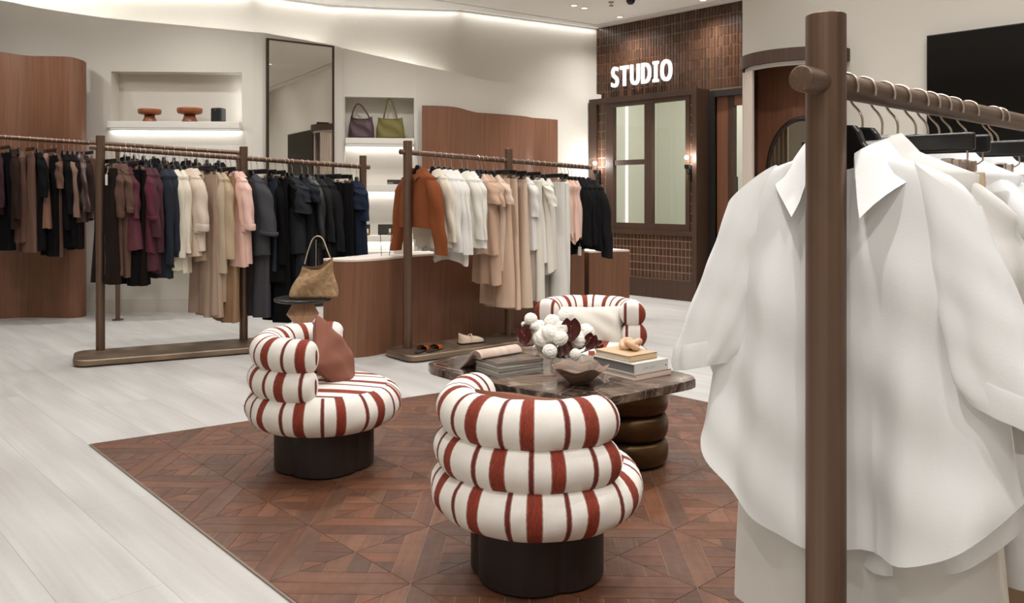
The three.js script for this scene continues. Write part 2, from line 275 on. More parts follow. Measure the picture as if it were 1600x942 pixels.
{ // light slot where the upper wall meets the ceiling
  const gl = []; for (let i = 1; i < UPPER.length - 1; i++) { const a = UPPER[i], b = UPPER[i + 1]; const dx = b[0] - a[0], dz = b[1] - a[1], l = Math.hypot(dx, dz); const cx = (a[0] + b[0]) / 2 - dz / l * .05, cz = (a[1] + b[1]) / 2 + dx / l * .05; const e = bx(l - .04, .008, .02); e.rotateY(-Math.atan2(dz, dx)); e.translate(cx, CEIL - .005, cz); gl.push(e);
    const li = new THREE.RectAreaLight(LAMP, COVE * .8, l - .04, .02); li.position.set(cx, CEIL - .011, cz); li.rotation.order = 'YXZ'; li.rotation.set(-Math.PI / 2, -Math.atan2(dz, dx), 0); scene.add(li); }
  part('light_strip', merge(gl), emis(LED, 1.6), ceiling, 'thin light strip along the ceiling edge');
}
// shelves with a light strip under the front
function litShelf(bay, s0, s1, y, z0, z1, th, label, k = SHELF) {
  const t = thing('wall_shelf', label, 'shelf', bay.world(0, 0, 0), bay.turn, 'lit wall shelves');
  const zs = z0 > -.15 ? .03 : z0 + .035;
  part('board', rb(s1 - s0, th, z1 - z0, .006, (s0 + s1) / 2, y - th / 2, (z0 + z1) / 2), M.white, t);
  part('light_strip', bx(s1 - s0 - .02, .008, .02, (s0 + s1) / 2, y - th - .003, zs), emis(LED, 2.2), t, 'glowing white strip under the board');
  const c = bay.world((s0 + s1) / 2, y - th - .012, zs); const l = new THREE.RectAreaLight(LAMP, k, s1 - s0 - .02, .02); l.position.set(...c); l.rotation.order = 'YXZ'; l.rotation.set(-Math.PI / 2, bay.turn, 0); scene.add(l);
  return t;
}
const bay1 = nicheBay(NA, NB, .06, 1.5, 2.1, 2.69, .22);
litShelf(bay1, .055, 1.5, 2.125, -.10, .11, .075, 'long white shelf below the niche with two footed wooden bowls');
{ const y = 2.2, w = bay1.world(1.485, 2.39, -.1); const e = bx(.008, .5, .02, 1.494, 2.39, -.13); const t = single('light_strip', e, emis(LED, 1.6), 'upright white light strip at the right side of the bowl niche', 'light strip', bay1.world(0, 0, 0), bay1.turn); const l = new THREE.RectAreaLight(LAMP, 40, .02, .5); l.position.set(...bay1.world(1.485, 2.39, -.13)); const q = bay1.world(0, 2.39, -.15); l.lookAt(...q); scene.add(l); }
const bay2 = nicheBay(NC, ND, .03, .86, .62, 2.50, .2);
litShelf(bay2, .035, .86, 2.0, -.19, .06, .07, 'upper white wall shelf carrying the plum and olive bags');
litShelf(bay2, .035, .86, 1.44, -.19, .06, .07, 'middle white wall shelf with a small dark box');
litShelf(bay2, .035, .86, .82, -.19, .06, .07, 'lowest white wall shelf with perfume bottles and dark cards');
// baseboard
const baseb = struct('baseboard_left', 'low plaster skirting along the left wall');
{ const off = (l, k) => l.map((p, i) => { const a = l[Math.max(0, i - 1)], b = l[Math.min(l.length - 1, i + 1)]; const dx = b[0] - a[0], dz = b[1] - a[1], n = Math.hypot(dx, dz); return [p[0] - dz / n * k, p[1] + dx / n * k, .15]; });
  part('skirting', [strip(off([...LOW_A.slice(6), NB, MA, MB, NC, ...LOW_C], .012), 0, .0119)], std(0xcfc7ba, .8), baseb); }
// tall mirror
{
  const t = thing('wall_mirror', 'tall dark framed wall mirror between the shelf niches', 'mirror', [MA[0] + .02, .02, MA[1] + .03], -.10);
  const W = .82, Hh = 3.06; const fr = [bb(0, .022, 0, Hh, -.02, .02), bb(W - .014, W, 0, Hh, -.02, .02), bb(0, W, Hh - .016, Hh, -.02, .02), bb(0, W, 0, .02, -.02, .02)];
  part('frame', fr, std(0x3b2a20, .4, { metalness: .4 }), t);
  part('glass', bb(.02, W - .012, .018, Hh - .014, -.01, .004), std(0xd8d6cf, .015, { metalness: 1 }), t);
}
// curved wood panels
{
  const t1 = struct('wall_panel_wood', 'tall bowed brown wood panel behind the rack of dark clothes'); t1.name = 'trim_1';
  part('veneer', strip(catmull([[1.2, -10.85, 2.84], [1.657, -10.42, 2.83], [2.045, -10.08, 2.825], [2.275, -9.98, 2.80], [2.461, -9.78, 2.79], [2.62, -9.60, 2.775], [2.72, -9.61, 2.755], [2.79, -9.72, 2.75], [2.83, -9.88, 2.75]], 44), 0, .03), M.veneer, t1);
  const t2 = struct('trim_2', 'wavy brown wood panel on the wall behind the light clothes');
  const w2 = catmull([[6.09, -8.06, 2.40], [6.26, -7.90, 2.395], [6.45, -7.83, 2.385], [6.62, -7.82, 2.36], [6.78, -7.83, 2.345], [6.9, -7.77, 2.34], [7.15, -7.66, 2.33], [7.42, -7.63, 2.325], [7.60, -7.66, 2.32], [7.78, -7.60, 2.315], [7.96, -7.56, 2.31]], 50);
  part('veneer', strip(w2, 0, .03), M.veneer, t2);
}

// ================================================================= TILED WALL WITH STUDIO WINDOW AND DOOR
const XW = 8.82, XF = 8.55, ZL = -7.70, ZR = -4.2;
const wallTile = struct('wall_front', 'wall of narrow upright glossy brown tiles above the studio window');
part('backing', [bb(XW + .012, XW + .12, 2.55, CEIL + .02, ZL - .1, ZR + .02), bb(XW + .012, XW + .12, 0, 2.6, ZL - .1, -7.50), bb(XW + .012, XW + .12, 0, 2.6, -5.84, -5.70)], std(0xab9074, .8), wallTile);
{
  const N = 4, shades = [0x4b3022, 0x523526, 0x462e22, 0x573a2a].map(c => std(c, .25)); const bins = shades.map(() => []);
  const tileGeo = (w, h) => bx(.012, h, w);
  const field = (X, z0, z1, y0, y1, nz, ny, gap = .0125) => { const w = (z1 - z0) / nz, h = (y1 - y0) / ny; for (let j = 0; j < ny; j++) for (let i = 0; i < nz; i++) { const g = tileGeo(w - gap, h - gap); g.rotateY((rnd() - .5) * .03); g.rotateZ((rnd() - .5) * .02); g.translate(X + .006, y0 + (j + .5) * h, z0 + (i + .5) * w); bins[Math.floor(rnd() * N)].push(g); } };
  field(XW, ZL + .07, ZR, 2.62, CEIL, 76, 8, .0105);
  field(XF + .035, -7.245, -5.86, .245, .83, 24, 6);
  field(XF + .035, -7.40, -7.27, .84, 2.54, 2, 14);
  field(XF + .035, -5.905, -5.855, .84, 2.54, 1, 14);
  bins.forEach((b, i) => { const m = part('tiles', b, shades[i], wallTile); m.userData.kind = 'stuff'; });
  part('grout', [bb(XF + .041, XF + .06, .24, .84, -7.40, -5.82), bb(XF + .041, XF + .06, .84, 2.56, -7.42, -7.25), bb(XF + .041, XF + .06, .84, 2.56, -5.92, -5.82)], std(0x9a8672, .8), wallTile);
}
{ // window bay: frame with sashes and panes
  const w = struct('window_1', 'dark wood studio window with sash panes in a deep frame');
  const F = M.frameWood; const fr = (...a) => bb(...a);
  part('frame', [fr(XF, XW + .12, 0, 2.62, -7.53, -7.40), fr(XF, XW + .12, 0, 2.62, -5.855, -5.79), fr(XF + .001, XW + .12, 2.545, 2.619, -7.40, -5.855), fr(XF + .001, XW + .12, 0, .24, -7.40, -5.855), fr(XF + .001, XF + .06, .80, .86, -7.40, -5.855)], F, w);
  part('sash', [fr(XF + .02, XF + .09, .86, 2.545, -7.25, -7.12), fr(XF + .02, XF + .09, .86, 2.545, -5.965, -5.905), fr(XF + .021, XF + .089, 2.49, 2.545, -7.12, -5.965), fr(XF + .021, XF + .089, .86, .945, -7.12, -5.965), fr(XF + .022, XF + .088, .945, 2.49, -6.60, -6.48)], F, w);
  part('glazing_bar', fr(XF + .03, XF + .08, 1.71, 1.775, -7.13, -6.59), F, w);
  const glass = new THREE.MeshPhysicalMaterial({ color: 0xffffff, roughness: .02, transmission: 1, thickness: 0, ior: 1.45, side: THREE.DoubleSide });
  M.glass = glass;
  for (const [z0, z1, y0, y1] of [[-7.13, -6.59, 1.77, 2.5], [-7.13, -6.59, .94, 1.72], [-6.49, -5.95, .94, 2.5]]) part('pane', bb(XF + .05, XF + .054, y0, y1, z0, z1), glass, w);
  const d = struct('door_1', 'brown wood door with tall glass beside the studio window');
  part('frame', [fr(XW - .02, XW + .14, 0, 2.6, -5.79, -5.70), fr(XW - .019, XW + .14, 2.52, 2.6, -5.70, -4.6), fr(XW - .02, XW + .14, 0, 2.6, -4.6, ZR)], std(0x1d1512, .6), d);
  part('door_leaf', [fr(XW + .04, XW + .09, 0, 2.52, -5.70, -5.54), fr(XW + .04, XW + .09, 2.40, 2.52, -5.46, -4.72), fr(XW + .04, XW + .09, 0, .25, -5.46, -4.72), fr(XW + .04, XW + .09, 0, 2.52, -4.72, -4.6)], M.doorWood, d);
  part('stile', fr(XW + .03, XW + .1, .0, 2.52, -5.54, -5.46), M.frameWood, d);
  part('pane', bb(XW + .06, XW + .064, .24, 2.42, -5.47, -4.71), glass, d);
  // studio room behind
  const r = struct('wall_studio', 'pale lit room seen through the studio window');
  part('room_wall', [bb(11.3, 11.45, 0, CEIL, -8.6, -3.6), bb(XW + .12, 11.4, 0, CEIL, -8.6, -8.45), bb(XW + .12, 11.4, 0, CEIL, -3.75, -3.6), bb(XW + .1, XW + .13, 0, CEIL, -8.5, ZL), bb(XW + .1, XW + .13, 0, CEIL, ZR, -3.7)], std(0xd9dccf, .9), r);
  const up = single('studio_light_strip', bb(10.48, 10.52, .3, 3.4, -8.448, -8.425), emis(LED, 3), 'upright glowing line on the pale wall inside the studio', 'light strip');
  const p = thing('unseen_studio_panel', 'unseen ceiling light panel placed to light the studio room', 'ceiling light', [10.0, CEIL - .03, -6.0]);  // panel stays out of view, placed to light the room behind the window
  part('housing', bx(1.26, .03, 2.46, 0, .015, 0), M.white, p); part('diffuser', bx(1.2, .01, 2.4, 0, -.003, 0), emis(LED, 1.5), p);
  rectLight([10.0, CEIL - .05, -6.0], [0, -1, 0.0001], 1.2, 2.4, 20, new THREE.Color(1, .98, .92));
}
// sign
{
  const font = await new FontLoader().loadAsync('fonts/droid/droid_sans_bold.typeface.json');
  const t = thing('studio_sign', 'glowing white STUDIO letters on the brown tiled wall', 'sign', [XW - .05, 2.785, -7.30], Math.PI * 1.5 + Math.PI);
  t.rotation.y = -Math.PI / 2; const total = 1.0;
  const widths = []; let x = 0; const glow = emis(new THREE.Color(1, .98, .95), 3.2);
  for (const ch of 'STUDIO') { const g = new TextGeometry(ch, { font, size: .275, depth: .03, curveSegments: 6, bevelEnabled: false }); g.computeBoundingBox(); const b = g.boundingBox; g.translate(-b.min.x, 0, 0); widths.push([g, b.max.x - b.min.x]); }
  const sum = widths.reduce((s, w) => s + w[1], 0); const gap = .034; const sc = (total - gap * 5) / sum;
  for (const [g, w] of widths) { g.scale(sc, 1, 1); g.translate(x, 0, 0); x += w * sc + gap; part('letter', g, glow, t); }
  rectLight([XW - .1, 2.92, -6.82], [-1, 0, 0], 1.0, .27, 2, LED);
}
// sconces
function sconce(z, y, label) {
  const t = thing('wall_sconce', label, 'wall lamp', [XF - .01, y, z], 0, 'globe sconces beside the studio window');
  part('arm', [cyl(.018, .018, .05, .0, -.16, 0).rotateZ(0), bx(.03, .2, .03, .02, -.19, 0), cyl(.03, .024, .05, -.06, -.115, 0), tube([[.02, -.2, 0], [-.04, -.2, 0], [-.06, -.14, 0]], .008, 10, 8)], M.black, t);
  const gl = new THREE.MeshPhysicalMaterial({ color: 0xffffff, roughness: .03, transmission: 1, thickness: 0, side: THREE.DoubleSide });
  part('globe', new THREE.SphereGeometry(.09, 24, 18).translate(-.06, 0, 0), gl, t, 'clear glass globe');
  part('bulb', new THREE.SphereGeometry(.026, 14, 10).translate(-.06, 0, 0), emis(new THREE.Color(1, .93, .85), 18), t, 'bright round bulb');
  const l = new THREE.PointLight(LAMP, 1.6); l.position.set(XF - .07, y, z); l.castShadow = true; l.shadow.radius = 1.2; scene.add(l);
}
sconce(-7.36, 1.74, 'clear globe wall lamp left of the studio window'); sconce(-5.885, 1.77, 'clear globe wall lamp right of the studio window');

// ================================================================= RIGHT WALL, FITTING ROOM, SCREEN, SHELL BEHIND
const wallRight = struct('wall_right', 'plain off white wall carrying the large black screen');
part('plaster', [bb(7.0, 7.2, 0, CEIL + .02, -4.224, 3.7), bb(7.1, 9.0, 0, CEIL + .02, -4.222, -4.1)], M.plaster, wallRight);
const wallBack = struct('wall_back', 'plain off white wall behind the camera');
part('plaster', [bb(-3.7, 7.2, 0, CEIL + .02, 3.6, 3.8)], M.plaster, wallBack);
const wallSide = struct('wall_entrance', 'plain off white wall on the near left of the shop');
part('plaster', [bb(-3.75, -3.55, 0, CEIL + .02, -11.7, 3.8)], M.plaster, wallSide);
{
  const t = thing('wall_screen', 'large glossy black screen on the right wall behind the white shirts', 'screen', [6.99, 0, 0]);
  part('casing', bb(-.05, 0, 1.66, 2.58, -2.53, -.9), M.black, t);
  part('panel', bb(-.054, -.049, 1.675, 2.57, -2.52, -.91), std(0x050505, .06), t, 'dark shiny screen face');
}
{ // fitting room: curved head band, track, curtain, wood back with oval mirror
  const arc = (r0, r1, n, a0, a1) => Array.from({ length: n + 1 }, (_, i) => { const a = lerp(a0, a1, i / n); return [7.0 - r0 * Math.sin(a), -3.68 - r1 * Math.cos(a)]; });
  const band = (rx, rz, th, y0, y1) => strip(arc(rx, rz, 36, 0.0, Math.PI).map(p => [...p, y1]), y0, th);
  const t = thing('fitting_room_canopy', 'curved brown head band of the fitting room corner', 'canopy', [0, 0, 0]);
  part('fascia', band(.45, .5, .025, 2.46, 2.57), M.frameWood, t);
  part('soffit', (() => { const p = [...arc(.44, .49, 30, 0, Math.PI), ]; return prism(p, 2.54, 2.565); })(), M.frameWood, t);
  part('curtain_track', band(.41, .455, .02, 2.425, 2.46), M.white, t, 'white curved curtain track');
  const b = thing('fitting_room_back', 'reddish brown wood lining of the fitting room corner', 'wall lining', [0, 0, 0]);
  part('lining', bb(6.965, 6.998, 0, 2.55, -4.06, -3.24), M.doorWood, b);
  part('edge_post', [bb(6.94, 6.998, 0, 2.5, -4.10, -4.04), bb(6.78, 6.998, 0, 2.66, -3.27, -3.22)], M.frameWood, b);
  const m = thing('oval_mirror', 'upright oval mirror with a dark frame in the fitting room', 'mirror', [6.96, 1.53, -3.60], -Math.PI / 2);
  part('frame', (() => { const c = []; for (let i = 0; i <= 64; i++) { const a = i / 64 * 2 * Math.PI; c.push(V(.33 * Math.cos(a), .46 * Math.sin(a), 0)); } return new THREE.TubeGeometry(new THREE.CatmullRomCurve3(c, true), 96, .022, 10, true); })(), std(0x2a1e18, .4), m);
  part('glass', (() => { const g = new THREE.CylinderGeometry(1, 1, .008, 56); g.rotateX(Math.PI / 2); g.scale(.325, .455, 1); return g; })(), std(0xd6d2c6, .02, { metalness: 1 }), m);
  const cur = (a0, a1, label) => { const c = thing('curtain', label, 'curtain', [0, 0, 0]); const rings = []; const n = 90; for (let j = 0; j <= 10; j++) { const y = lerp(2.425, .03, j / 10); const r = []; for (let i = 0; i <= n; i++) { const a = lerp(a0, a1, i / n), w = .022 * Math.sin(i * .72 + j * .05) * (.7 + .03 * j); r.push(V(7.0 - (.41 + w) * Math.sin(a), y, -3.68 - (.455 + w) * Math.cos(a))); } rings.push(r); } part('cloth', loft(rings, { closed: false }), std(0xd8c9bd, .95), c); };
  cur(.18, 1.1, 'pale pink curtain drawn aside at the fitting room');
  cur(2.3, 3.02, 'cream curtain gathered at the near side of the fitting room');
}
// ================================================================= CEILING LAMPS
{
  const ring = lathe([[.035, .0], [.048, -.004], [.05, 0], [.05, .006], [.035, .006]], 24), face = new THREE.CylinderGeometry(.036, .036, .004, 20);
  const glow = emis(new THREE.Color(1, .96, .9), 6);
  SPOTS.forEach(([x, z, tx = x, ty = 0, tz = z], i) => {
    const t = thing('ceiling_downlight', i === 0 ? 'round recessed ceiling spot, leftmost of the pair' : i === 1 ? 'round recessed ceiling spot, right one of the pair' : i === 2 ? 'round recessed ceiling spot close to the STUDIO letters' : i === 3 ? 'round recessed ceiling spot above the studio door' : 'unseen ceiling spot out of view, placed to light the shop', 'ceiling light', [x, CEIL - .006, z], 0, 'recessed ceiling spots');
    part('trim_ring', ring, M.white, t); part('lens', face, glow, t, 'glowing round lens');
    const s = new THREE.SpotLight(LAMP, tx === x ? SPOT_CD : ty > 1.8 ? SPOT_CD * .32 : ty > 1.5 ? SPOT_CD * .5 : SPOT_CD * 1.5, 0, i < 2 ? .75 : 1.28, .7, 2); s.position.set(x, CEIL - .02, z); s.target.position.set(tx, ty, tz); s.castShadow = true; s.shadow.radius = 2.2; s.shadow.mapSize.set(1024, 1024); scene.add(s, s.target);
  });
  const t = thing('sprinkler', 'small ceiling sprinkler head near the tiled wall', 'sprinkler', [7.736, CEIL, -6.457]);
  part('body', [cyl(.012, .012, .04, 0, -.02, 0), cyl(.03, .03, .004, 0, -.045, 0), cyl(.035, .035, .006, 0, -.003, 0)], M.chrome, t);
  const d = thing('smoke_detector', 'dark round detector dome on the ceiling', 'detector', [7.85, CEIL, -6.25]);
  part('dome', lathe([[0, -.05], [.03, -.045], [.05, -.02], [.055, 0], [0, 0]], 20), M.black, d);
}

// ================================================================= CHAIRS
const stripeTex = (() => { // u along the stripes' repeat (0.40 m for two unequal repeats), v up the cloth
  const rust = [.55, .205, .12], deep = [.42, .15, .125], ivory = [.925, .90, .865];
  const bands = [[.055, .17, 'w'], [.30, .345, 'n'], [.525, .655, 'w'], [.775, .825, 'n']];
  return tex(1024, 256, (u, v) => {
    const weave = .965 + .035 * vnoise(u, v, 300, 128, 5) + .015 * (vnoise(u, v, 20, 10, 6) - .5); let c = mul(ivory, weave);
    for (const [a, b, k] of bands) { const wob = .0025 * (vnoise(u, v, 6, 40, 8) - .5); const uu = u + wob; if (uu > a && uu < b) { const e = Math.min(uu - a, b - uu); const streak = vnoise(u, v, 260, 22, 9) * .6 + vnoise(u, v, 420, 60, 10) * .4; const base = k === 'w' ? mixc(mul(rust, .62), mul(rust, 1.22), streak) : mixc(mul(deep, .75), mul(deep, 1.2), streak);
        c = e < .0032 ? mul(deep, .8) : (e < .0065 ? mixc(ivory, rust, .35) : base); } }
    return c;
  }, [1 / .40, 1 / .25]);
})();
M.stripe = std(0xffffff, .88, { map: stripeTex, bumpMap: tex(256, 256, (u, v) => .5 + .5 * (vnoise(u, v, 128, 128, 12) - .5), [8, 8], false), bumpScale: .0008 });
M.terracotta = std(0x7e4d3b, .95); M.ivoryCloth = std(0xddd6ca, .95);
function pillowGeo(w, h, t, seed, n = 26) { // cushion: pinched corners, soft belly
  const r = rng(seed), ph = [r() * 6, r() * 6, r() * 6]; const side = s => { const rows = []; for (let j = 0; j <= n; j++) { const row = []; for (let i = 0; i <= n; i++) { const u = i / n * 2 - 1, v = j / n * 2 - 1; const b = Math.pow(Math.max(0, (1 - u * u) * (1 - v * v)), .42); const pinch = 1 - .07 * (1 - Math.abs(u * v)) * (Math.pow(Math.abs(u), 4) + Math.pow(Math.abs(v), 4)) * .8; const wr = .012 * b * Math.sin(7 * u + 3 * v + ph[0]) * Math.sin(4 * v + ph[1]) * (.4 + Math.abs(u)); row.push(V(u * w / 2 * pinch, v * h / 2 * pinch, s * (b * t / 2 + wr))); } rows.push(row); } return loft(s > 0 ? rows : rows.map(x => x.slice().reverse()), { closed: false }); };
  return merge([side(1), side(-1)]);
}
function makeChair(label, p, alphaDeg, uoff, flatCaps) {
  const t = thing('striped_tub_chair', label, 'armchair', p, (alphaDeg - 43.3) * Math.PI / 180, 'striped tub chairs round the marble table');
  // base: dark fluted block of rounded lobes
  { const n = 120, ring = (k, y) => Array.from({ length: n }, (_, i) => { const a = i / n * 2 * Math.PI; const r = k * (.205 + .03 * Math.pow(Math.abs(Math.cos(2 * (a + .25))), .55)); return V(r * Math.cos(a), y, r * Math.sin(a)); });
    part('base', loft([ring(.96, .004), ring(1, .012), ring(1, .12), ring(1, .25)], { capA: true, capB: true }), M.darkWood, t, 'dark brown lobed wood base'); }
  // seat: side band with upright stripes, top with parallel stripes
  const R = .368, yb = .212, yt = .392; const prof = []; // rounded side
  for (let i = 0; i <= 12; i++) { const a = lerp(-Math.PI / 2, Math.PI * .42, i / 12); prof.push([R - .09 + .09 * Math.cos(a), (yb + yt) / 2 + .09 * Math.sin(a)]); }
  { const n = 96, pos = [], uv = [], idx = []; prof.unshift([.15, yb + .004]); prof.forEach(([r, y], j) => { for (let i = 0; i <= n; i++) { const a = i / n * 2 * Math.PI; const rr = r * (1 + (j > 2 ? .006 * Math.sin(9 * a + j) : 0)); pos.push(rr * Math.cos(a), y, rr * Math.sin(a)); uv.push(a * R + uoff, y); } });
    for (let j = 0; j < prof.length - 1; j++) for (let i = 0; i < n; i++) { const a = j * (n + 1) + i; idx.push(a, a + n + 1, a + 1, a + 1, a + n + 1, a + n + 2); }
    const g = new THREE.BufferGeometry(); g.setAttribute('position', new THREE.Float32BufferAttribute(pos, 3)); g.setAttribute('uv', new THREE.Float32BufferAttribute(uv, 2)); g.setIndex(idx); g.computeVertexNormals(); part('seat_side', g, M.stripe, t); }
  { const n = 72, m = 14, pos = [], uv = [], idx = []; const [re, ye] = prof[prof.length - 1]; for (let j = 0; j <= m; j++) for (let i = 0; i <= n; i++) { const a = i / n * 2 * Math.PI, k = j / m, r = re * k; const x = r * Math.cos(a), z = r * Math.sin(a); const y = ye + .016 * (1 - k * k) + .003 * Math.sin(13 * z) * Math.sin(9 * x + 1) * (1 - k); pos.push(x, y, z); uv.push(z + uoff * 1.7, x); }
    for (let j = 0; j < m; j++) for (let i = 0; i < n; i++) { const a = j * (n + 1) + i; idx.push(a, a + 1, a + n + 1, a + 1, a + n + 2, a + n + 1); }
    const g = new THREE.BufferGeometry(); g.setAttribute('position', new THREE.Float32BufferAttribute(pos, 3)); g.setAttribute('uv', new THREE.Float32BufferAttribute(uv, 2)); g.setIndex(idx); g.computeVertexNormals(); part('seat_top', g, M.stripe, t); }
  // two bolsters wrapped round the back
  const bolster = (yc, rc, r, a0, a1, uo) => {
    const n = 64, m = 26, pos = [], uv = [], idx = []; const ends = 7; const L = (a1 - a0) * (rc + r);
    const rows = []; for (let i = -ends; i <= n + ends; i++) { let k = 1, a, ext = 0; if (i < 0) { const q = -i / ends * Math.PI / 2; k = Math.cos(q) ** .55; ext = -.055 * Math.sin(q); a = a0; } else if (i > n) { const q = (i - n) / ends * Math.PI / 2; k = Math.cos(q) ** .55; ext = .055 * Math.sin(q); a = a1; } else a = lerp(a0, a1, i / n); const capRow = i < 0 || i > n; if (flatCaps && i === 0) rows.push([a, ext, 1, true]); rows.push([a, ext, Math.max(k, .002), flatCaps && capRow]); if (flatCaps && i === n) rows.push([a, ext, 1, true]); }
    rows.forEach(([a, ext, k, flat]) => { const cx = rc * Math.cos(a) - ext * Math.sin(a), cz = rc * Math.sin(a) + ext * Math.cos(a); const s = (a - a0) * (rc + r * .9) + ext;
      for (let j = 0; j <= m; j++) { const b = j / m * 2 * Math.PI - Math.PI / 2; const q = 1 + .018 * Math.sin(11 * a + 2 * b + uo * 9); const rr = r * k * q; const o = rr * Math.cos(b), h = rr * Math.sin(b) * 1.02; pos.push(cx + o * Math.cos(a), yc + h, cz + o * Math.sin(a)); uv.push(flat ? .174 + o : s + uo, b * r); } });
    const w = m + 1; for (let i = 0; i < rows.length - 1; i++) for (let j = 0; j < m; j++) { const a = i * w + j; idx.push(a, a + 1, a + w, a + 1, a + w + 1, a + w); }
    const g = new THREE.BufferGeometry(); g.setAttribute('position', new THREE.Float32BufferAttribute(pos, 3)); g.setAttribute('uv', new THREE.Float32BufferAttribute(uv, 2)); g.setIndex(idx); g.computeVertexNormals(); return g;
  };
  const A0 = Math.PI - 1.48, A1 = Math.PI + 1.48;
  for (const [yc, rc, uo] of [[.437, .277, uoff + .11], [.567, .268, uoff + .02]]) { const bo = part('back_bolster', bolster(yc, rc, .0795, A0, A1, uo), M.stripe, t);
    if (!flatCaps) for (const [a, s] of [[A0, -1], [A1, 1]]) { const e = new THREE.SphereGeometry(1, 14, 10).scale(.012, .036, .005); const g = e.rotateY(-a + Math.PI / 2 * 0); g.rotateY(0); const ex = s * .054; g.translate(rc * Math.cos(a) - ex * Math.sin(a), yc, rc * Math.sin(a) + ex * Math.cos(a)); part('end_seam', g, std(0x6d2418, .9), bo, 'dark gathered seam at the bolster end'); } }
  return t;
}
makeChair('striped tub chair at the left, turned sideways with a brown cushion', [2.072, .006, -3.517], -1, .03);
makeChair('large striped tub chair in front, seen from behind', [2.03, .006, -2.03], 50, .12);
makeChair('striped tub chair behind the marble table with a white cushion', [3.86, .006, -3.40], -103, .2, true);
function cushion(label, chair, alphaDeg, w, h, th, mat, back, y, tilt, seed, roll = 0) {
  const ps = (alphaDeg - 43.3) * Math.PI / 180; const fx = Math.cos(ps), fz = -Math.sin(ps);
  const t = thing('cushion', label, 'cushion', [chair[0] - fx * back, y, chair[2] - fz * back], ps + Math.PI / 2);
  const m = part('cover', pillowGeo(w, h, th, seed), mat, t); m.rotation.set(-tilt, 0, roll); return t;
}
cushion('terracotta cushion standing on its corner in the left striped chair', [2.15, 0, -3.56], -8, .34, .34, .12, M.terracotta, .0, .50, .42, 3, .72);
cushion('terracotta cushion tucked inside the front striped chair', [2.03, 0, -2.03], 80, .40, .30, .12, M.terracotta, .10, .50, .35, 4, .1);
cushion('plump white cushion in the striped chair behind the table', [3.86, 0, -3.40], -103, .42, .25, .17, M.ivoryCloth, .03, .488, .3, 5, .04);

// ================================================================= MARBLE TABLE
const marbleTex = tex(1024, 1024, (u, v) => {
  const w1 = vnoise(u, v, 4, 4, 201), w2 = vnoise(u, v, 4, 4, 202); const a = u + .22 * (w1 - .5), b = v + .22 * (w2 - .5);
  const body = vnoise(a, b, 6, 9, 203) * .5 + vnoise(a, b, 18, 26, 204) * .3 + vnoise(a, b, 60, 60, 205) * .2; let c = mixc([.18, .14, .12], [.46, .385, .335], smooth(.25, .75, body));
  for (const [nx, ny, s, k, wd] of [[3, 5, 206, .75, .012], [7, 5, 207, .6, .012], [11, 16, 208, .45, .014], [24, 18, 209, .3, .02]]) { const n = Math.abs(vnoise(a + .05 * w2, b, nx, ny, s) - .5); c = mixc(c, [.66, .585, .52], k * (1 - smooth(0, wd * 2.2, n))); }
  return c;
}, [1 / .9, 1 / .9]);
M.marble = std(0xffffff, .12, { map: marbleTex });
{
  const t = thing('coffee_table', 'dark brown marble coffee table with cut corners on stacked bronze rings', 'table', [0, 0, 0]);
  const outline = [[2.612, -3.38], [2.66, -3.47], [2.76, -3.515], [3.26, -3.515], [3.38, -3.46], [3.44, -3.33], [3.45, -2.44], [3.42, -2.33], [3.345, -2.268], [2.86, -2.325], [2.75, -2.355], [2.668, -2.47], [2.615, -2.74], [2.60, -3.05]];
  const sh = new THREE.SplineCurve(outline.map(p => new THREE.Vector2(p[0], p[1]))); void sh;
  const rnded = []; for (let i = 0; i < outline.length; i++) { const a = outline[(i + outline.length - 1) % outline.length], b = outline[i], c = outline[(i + 1) % outline.length]; for (const k of [.0, .5, 1]) { const p = [lerp(lerp(b[0], a[0], .22), b[0], k), lerp(lerp(b[1], a[1], .22), b[1], k)], q = [lerp(b[0], lerp(b[0], c[0], .22), k), lerp(b[1], lerp(b[1], c[1], .22), k)]; rnded.push([lerp(p[0], q[0], k), lerp(p[1], q[1], k)]); } }
  part('table_top', prism(rnded, .378, .42, .005), M.marble, t, 'glossy dark brown veined marble slab');
  const rings = [[.02, 0], [.15, 0]]; const pr = []; for (let k = 0; k < 3; k++) for (let i = 0; i <= 12; i++) { const a = -Math.PI / 2 + i / 12 * Math.PI; pr.push([.132 + .045 * Math.abs(Math.cos(a)) ** .55, .012 + .061 + k * .122 + .0605 * Math.sin(a)]); }
  const g = lathe([[0, .008], ...pr, [0, .378]], 48); const bz = std(0x6b5238, .36, { metalness: .85, map: tex(256, 128, (u, v) => { const n = .6 + .4 * vnoise(u, v, 7, 5, 55) + .08 * (vnoise(u, v, 60, 40, 56) - .5); return [n, n * .97, n * .92]; }) });
  for (const [x, z] of [[3.185, -2.53], [2.93, -3.22]]) { const m = part('ring_pedestal', g, bz, t, 'pedestal of three stacked bronze rings'); m.position.set(x, 0, z); }
}
const TT = .4202;
const cover = (c, o = {}) => std(c, .45, o);
function book(name, label, w, h, d, p, turn, cols, cat = 'book') {
  const t = thing(name, label, cat, p, turn); const [cv, pg] = cols; const c = .004;
  part('pages', bx(w - .008, h - 2 * c, d - .008, -.002, h / 2, 0), std(pg, .9), t);
  part('cover', [bx(w, c, d, 0, c / 2, 0), bx(w, c, d, 0, h - c / 2, 0), bx(c, h, d, w / 2 - c / 2, h / 2, 0)], cover(cv), t); return t;
}
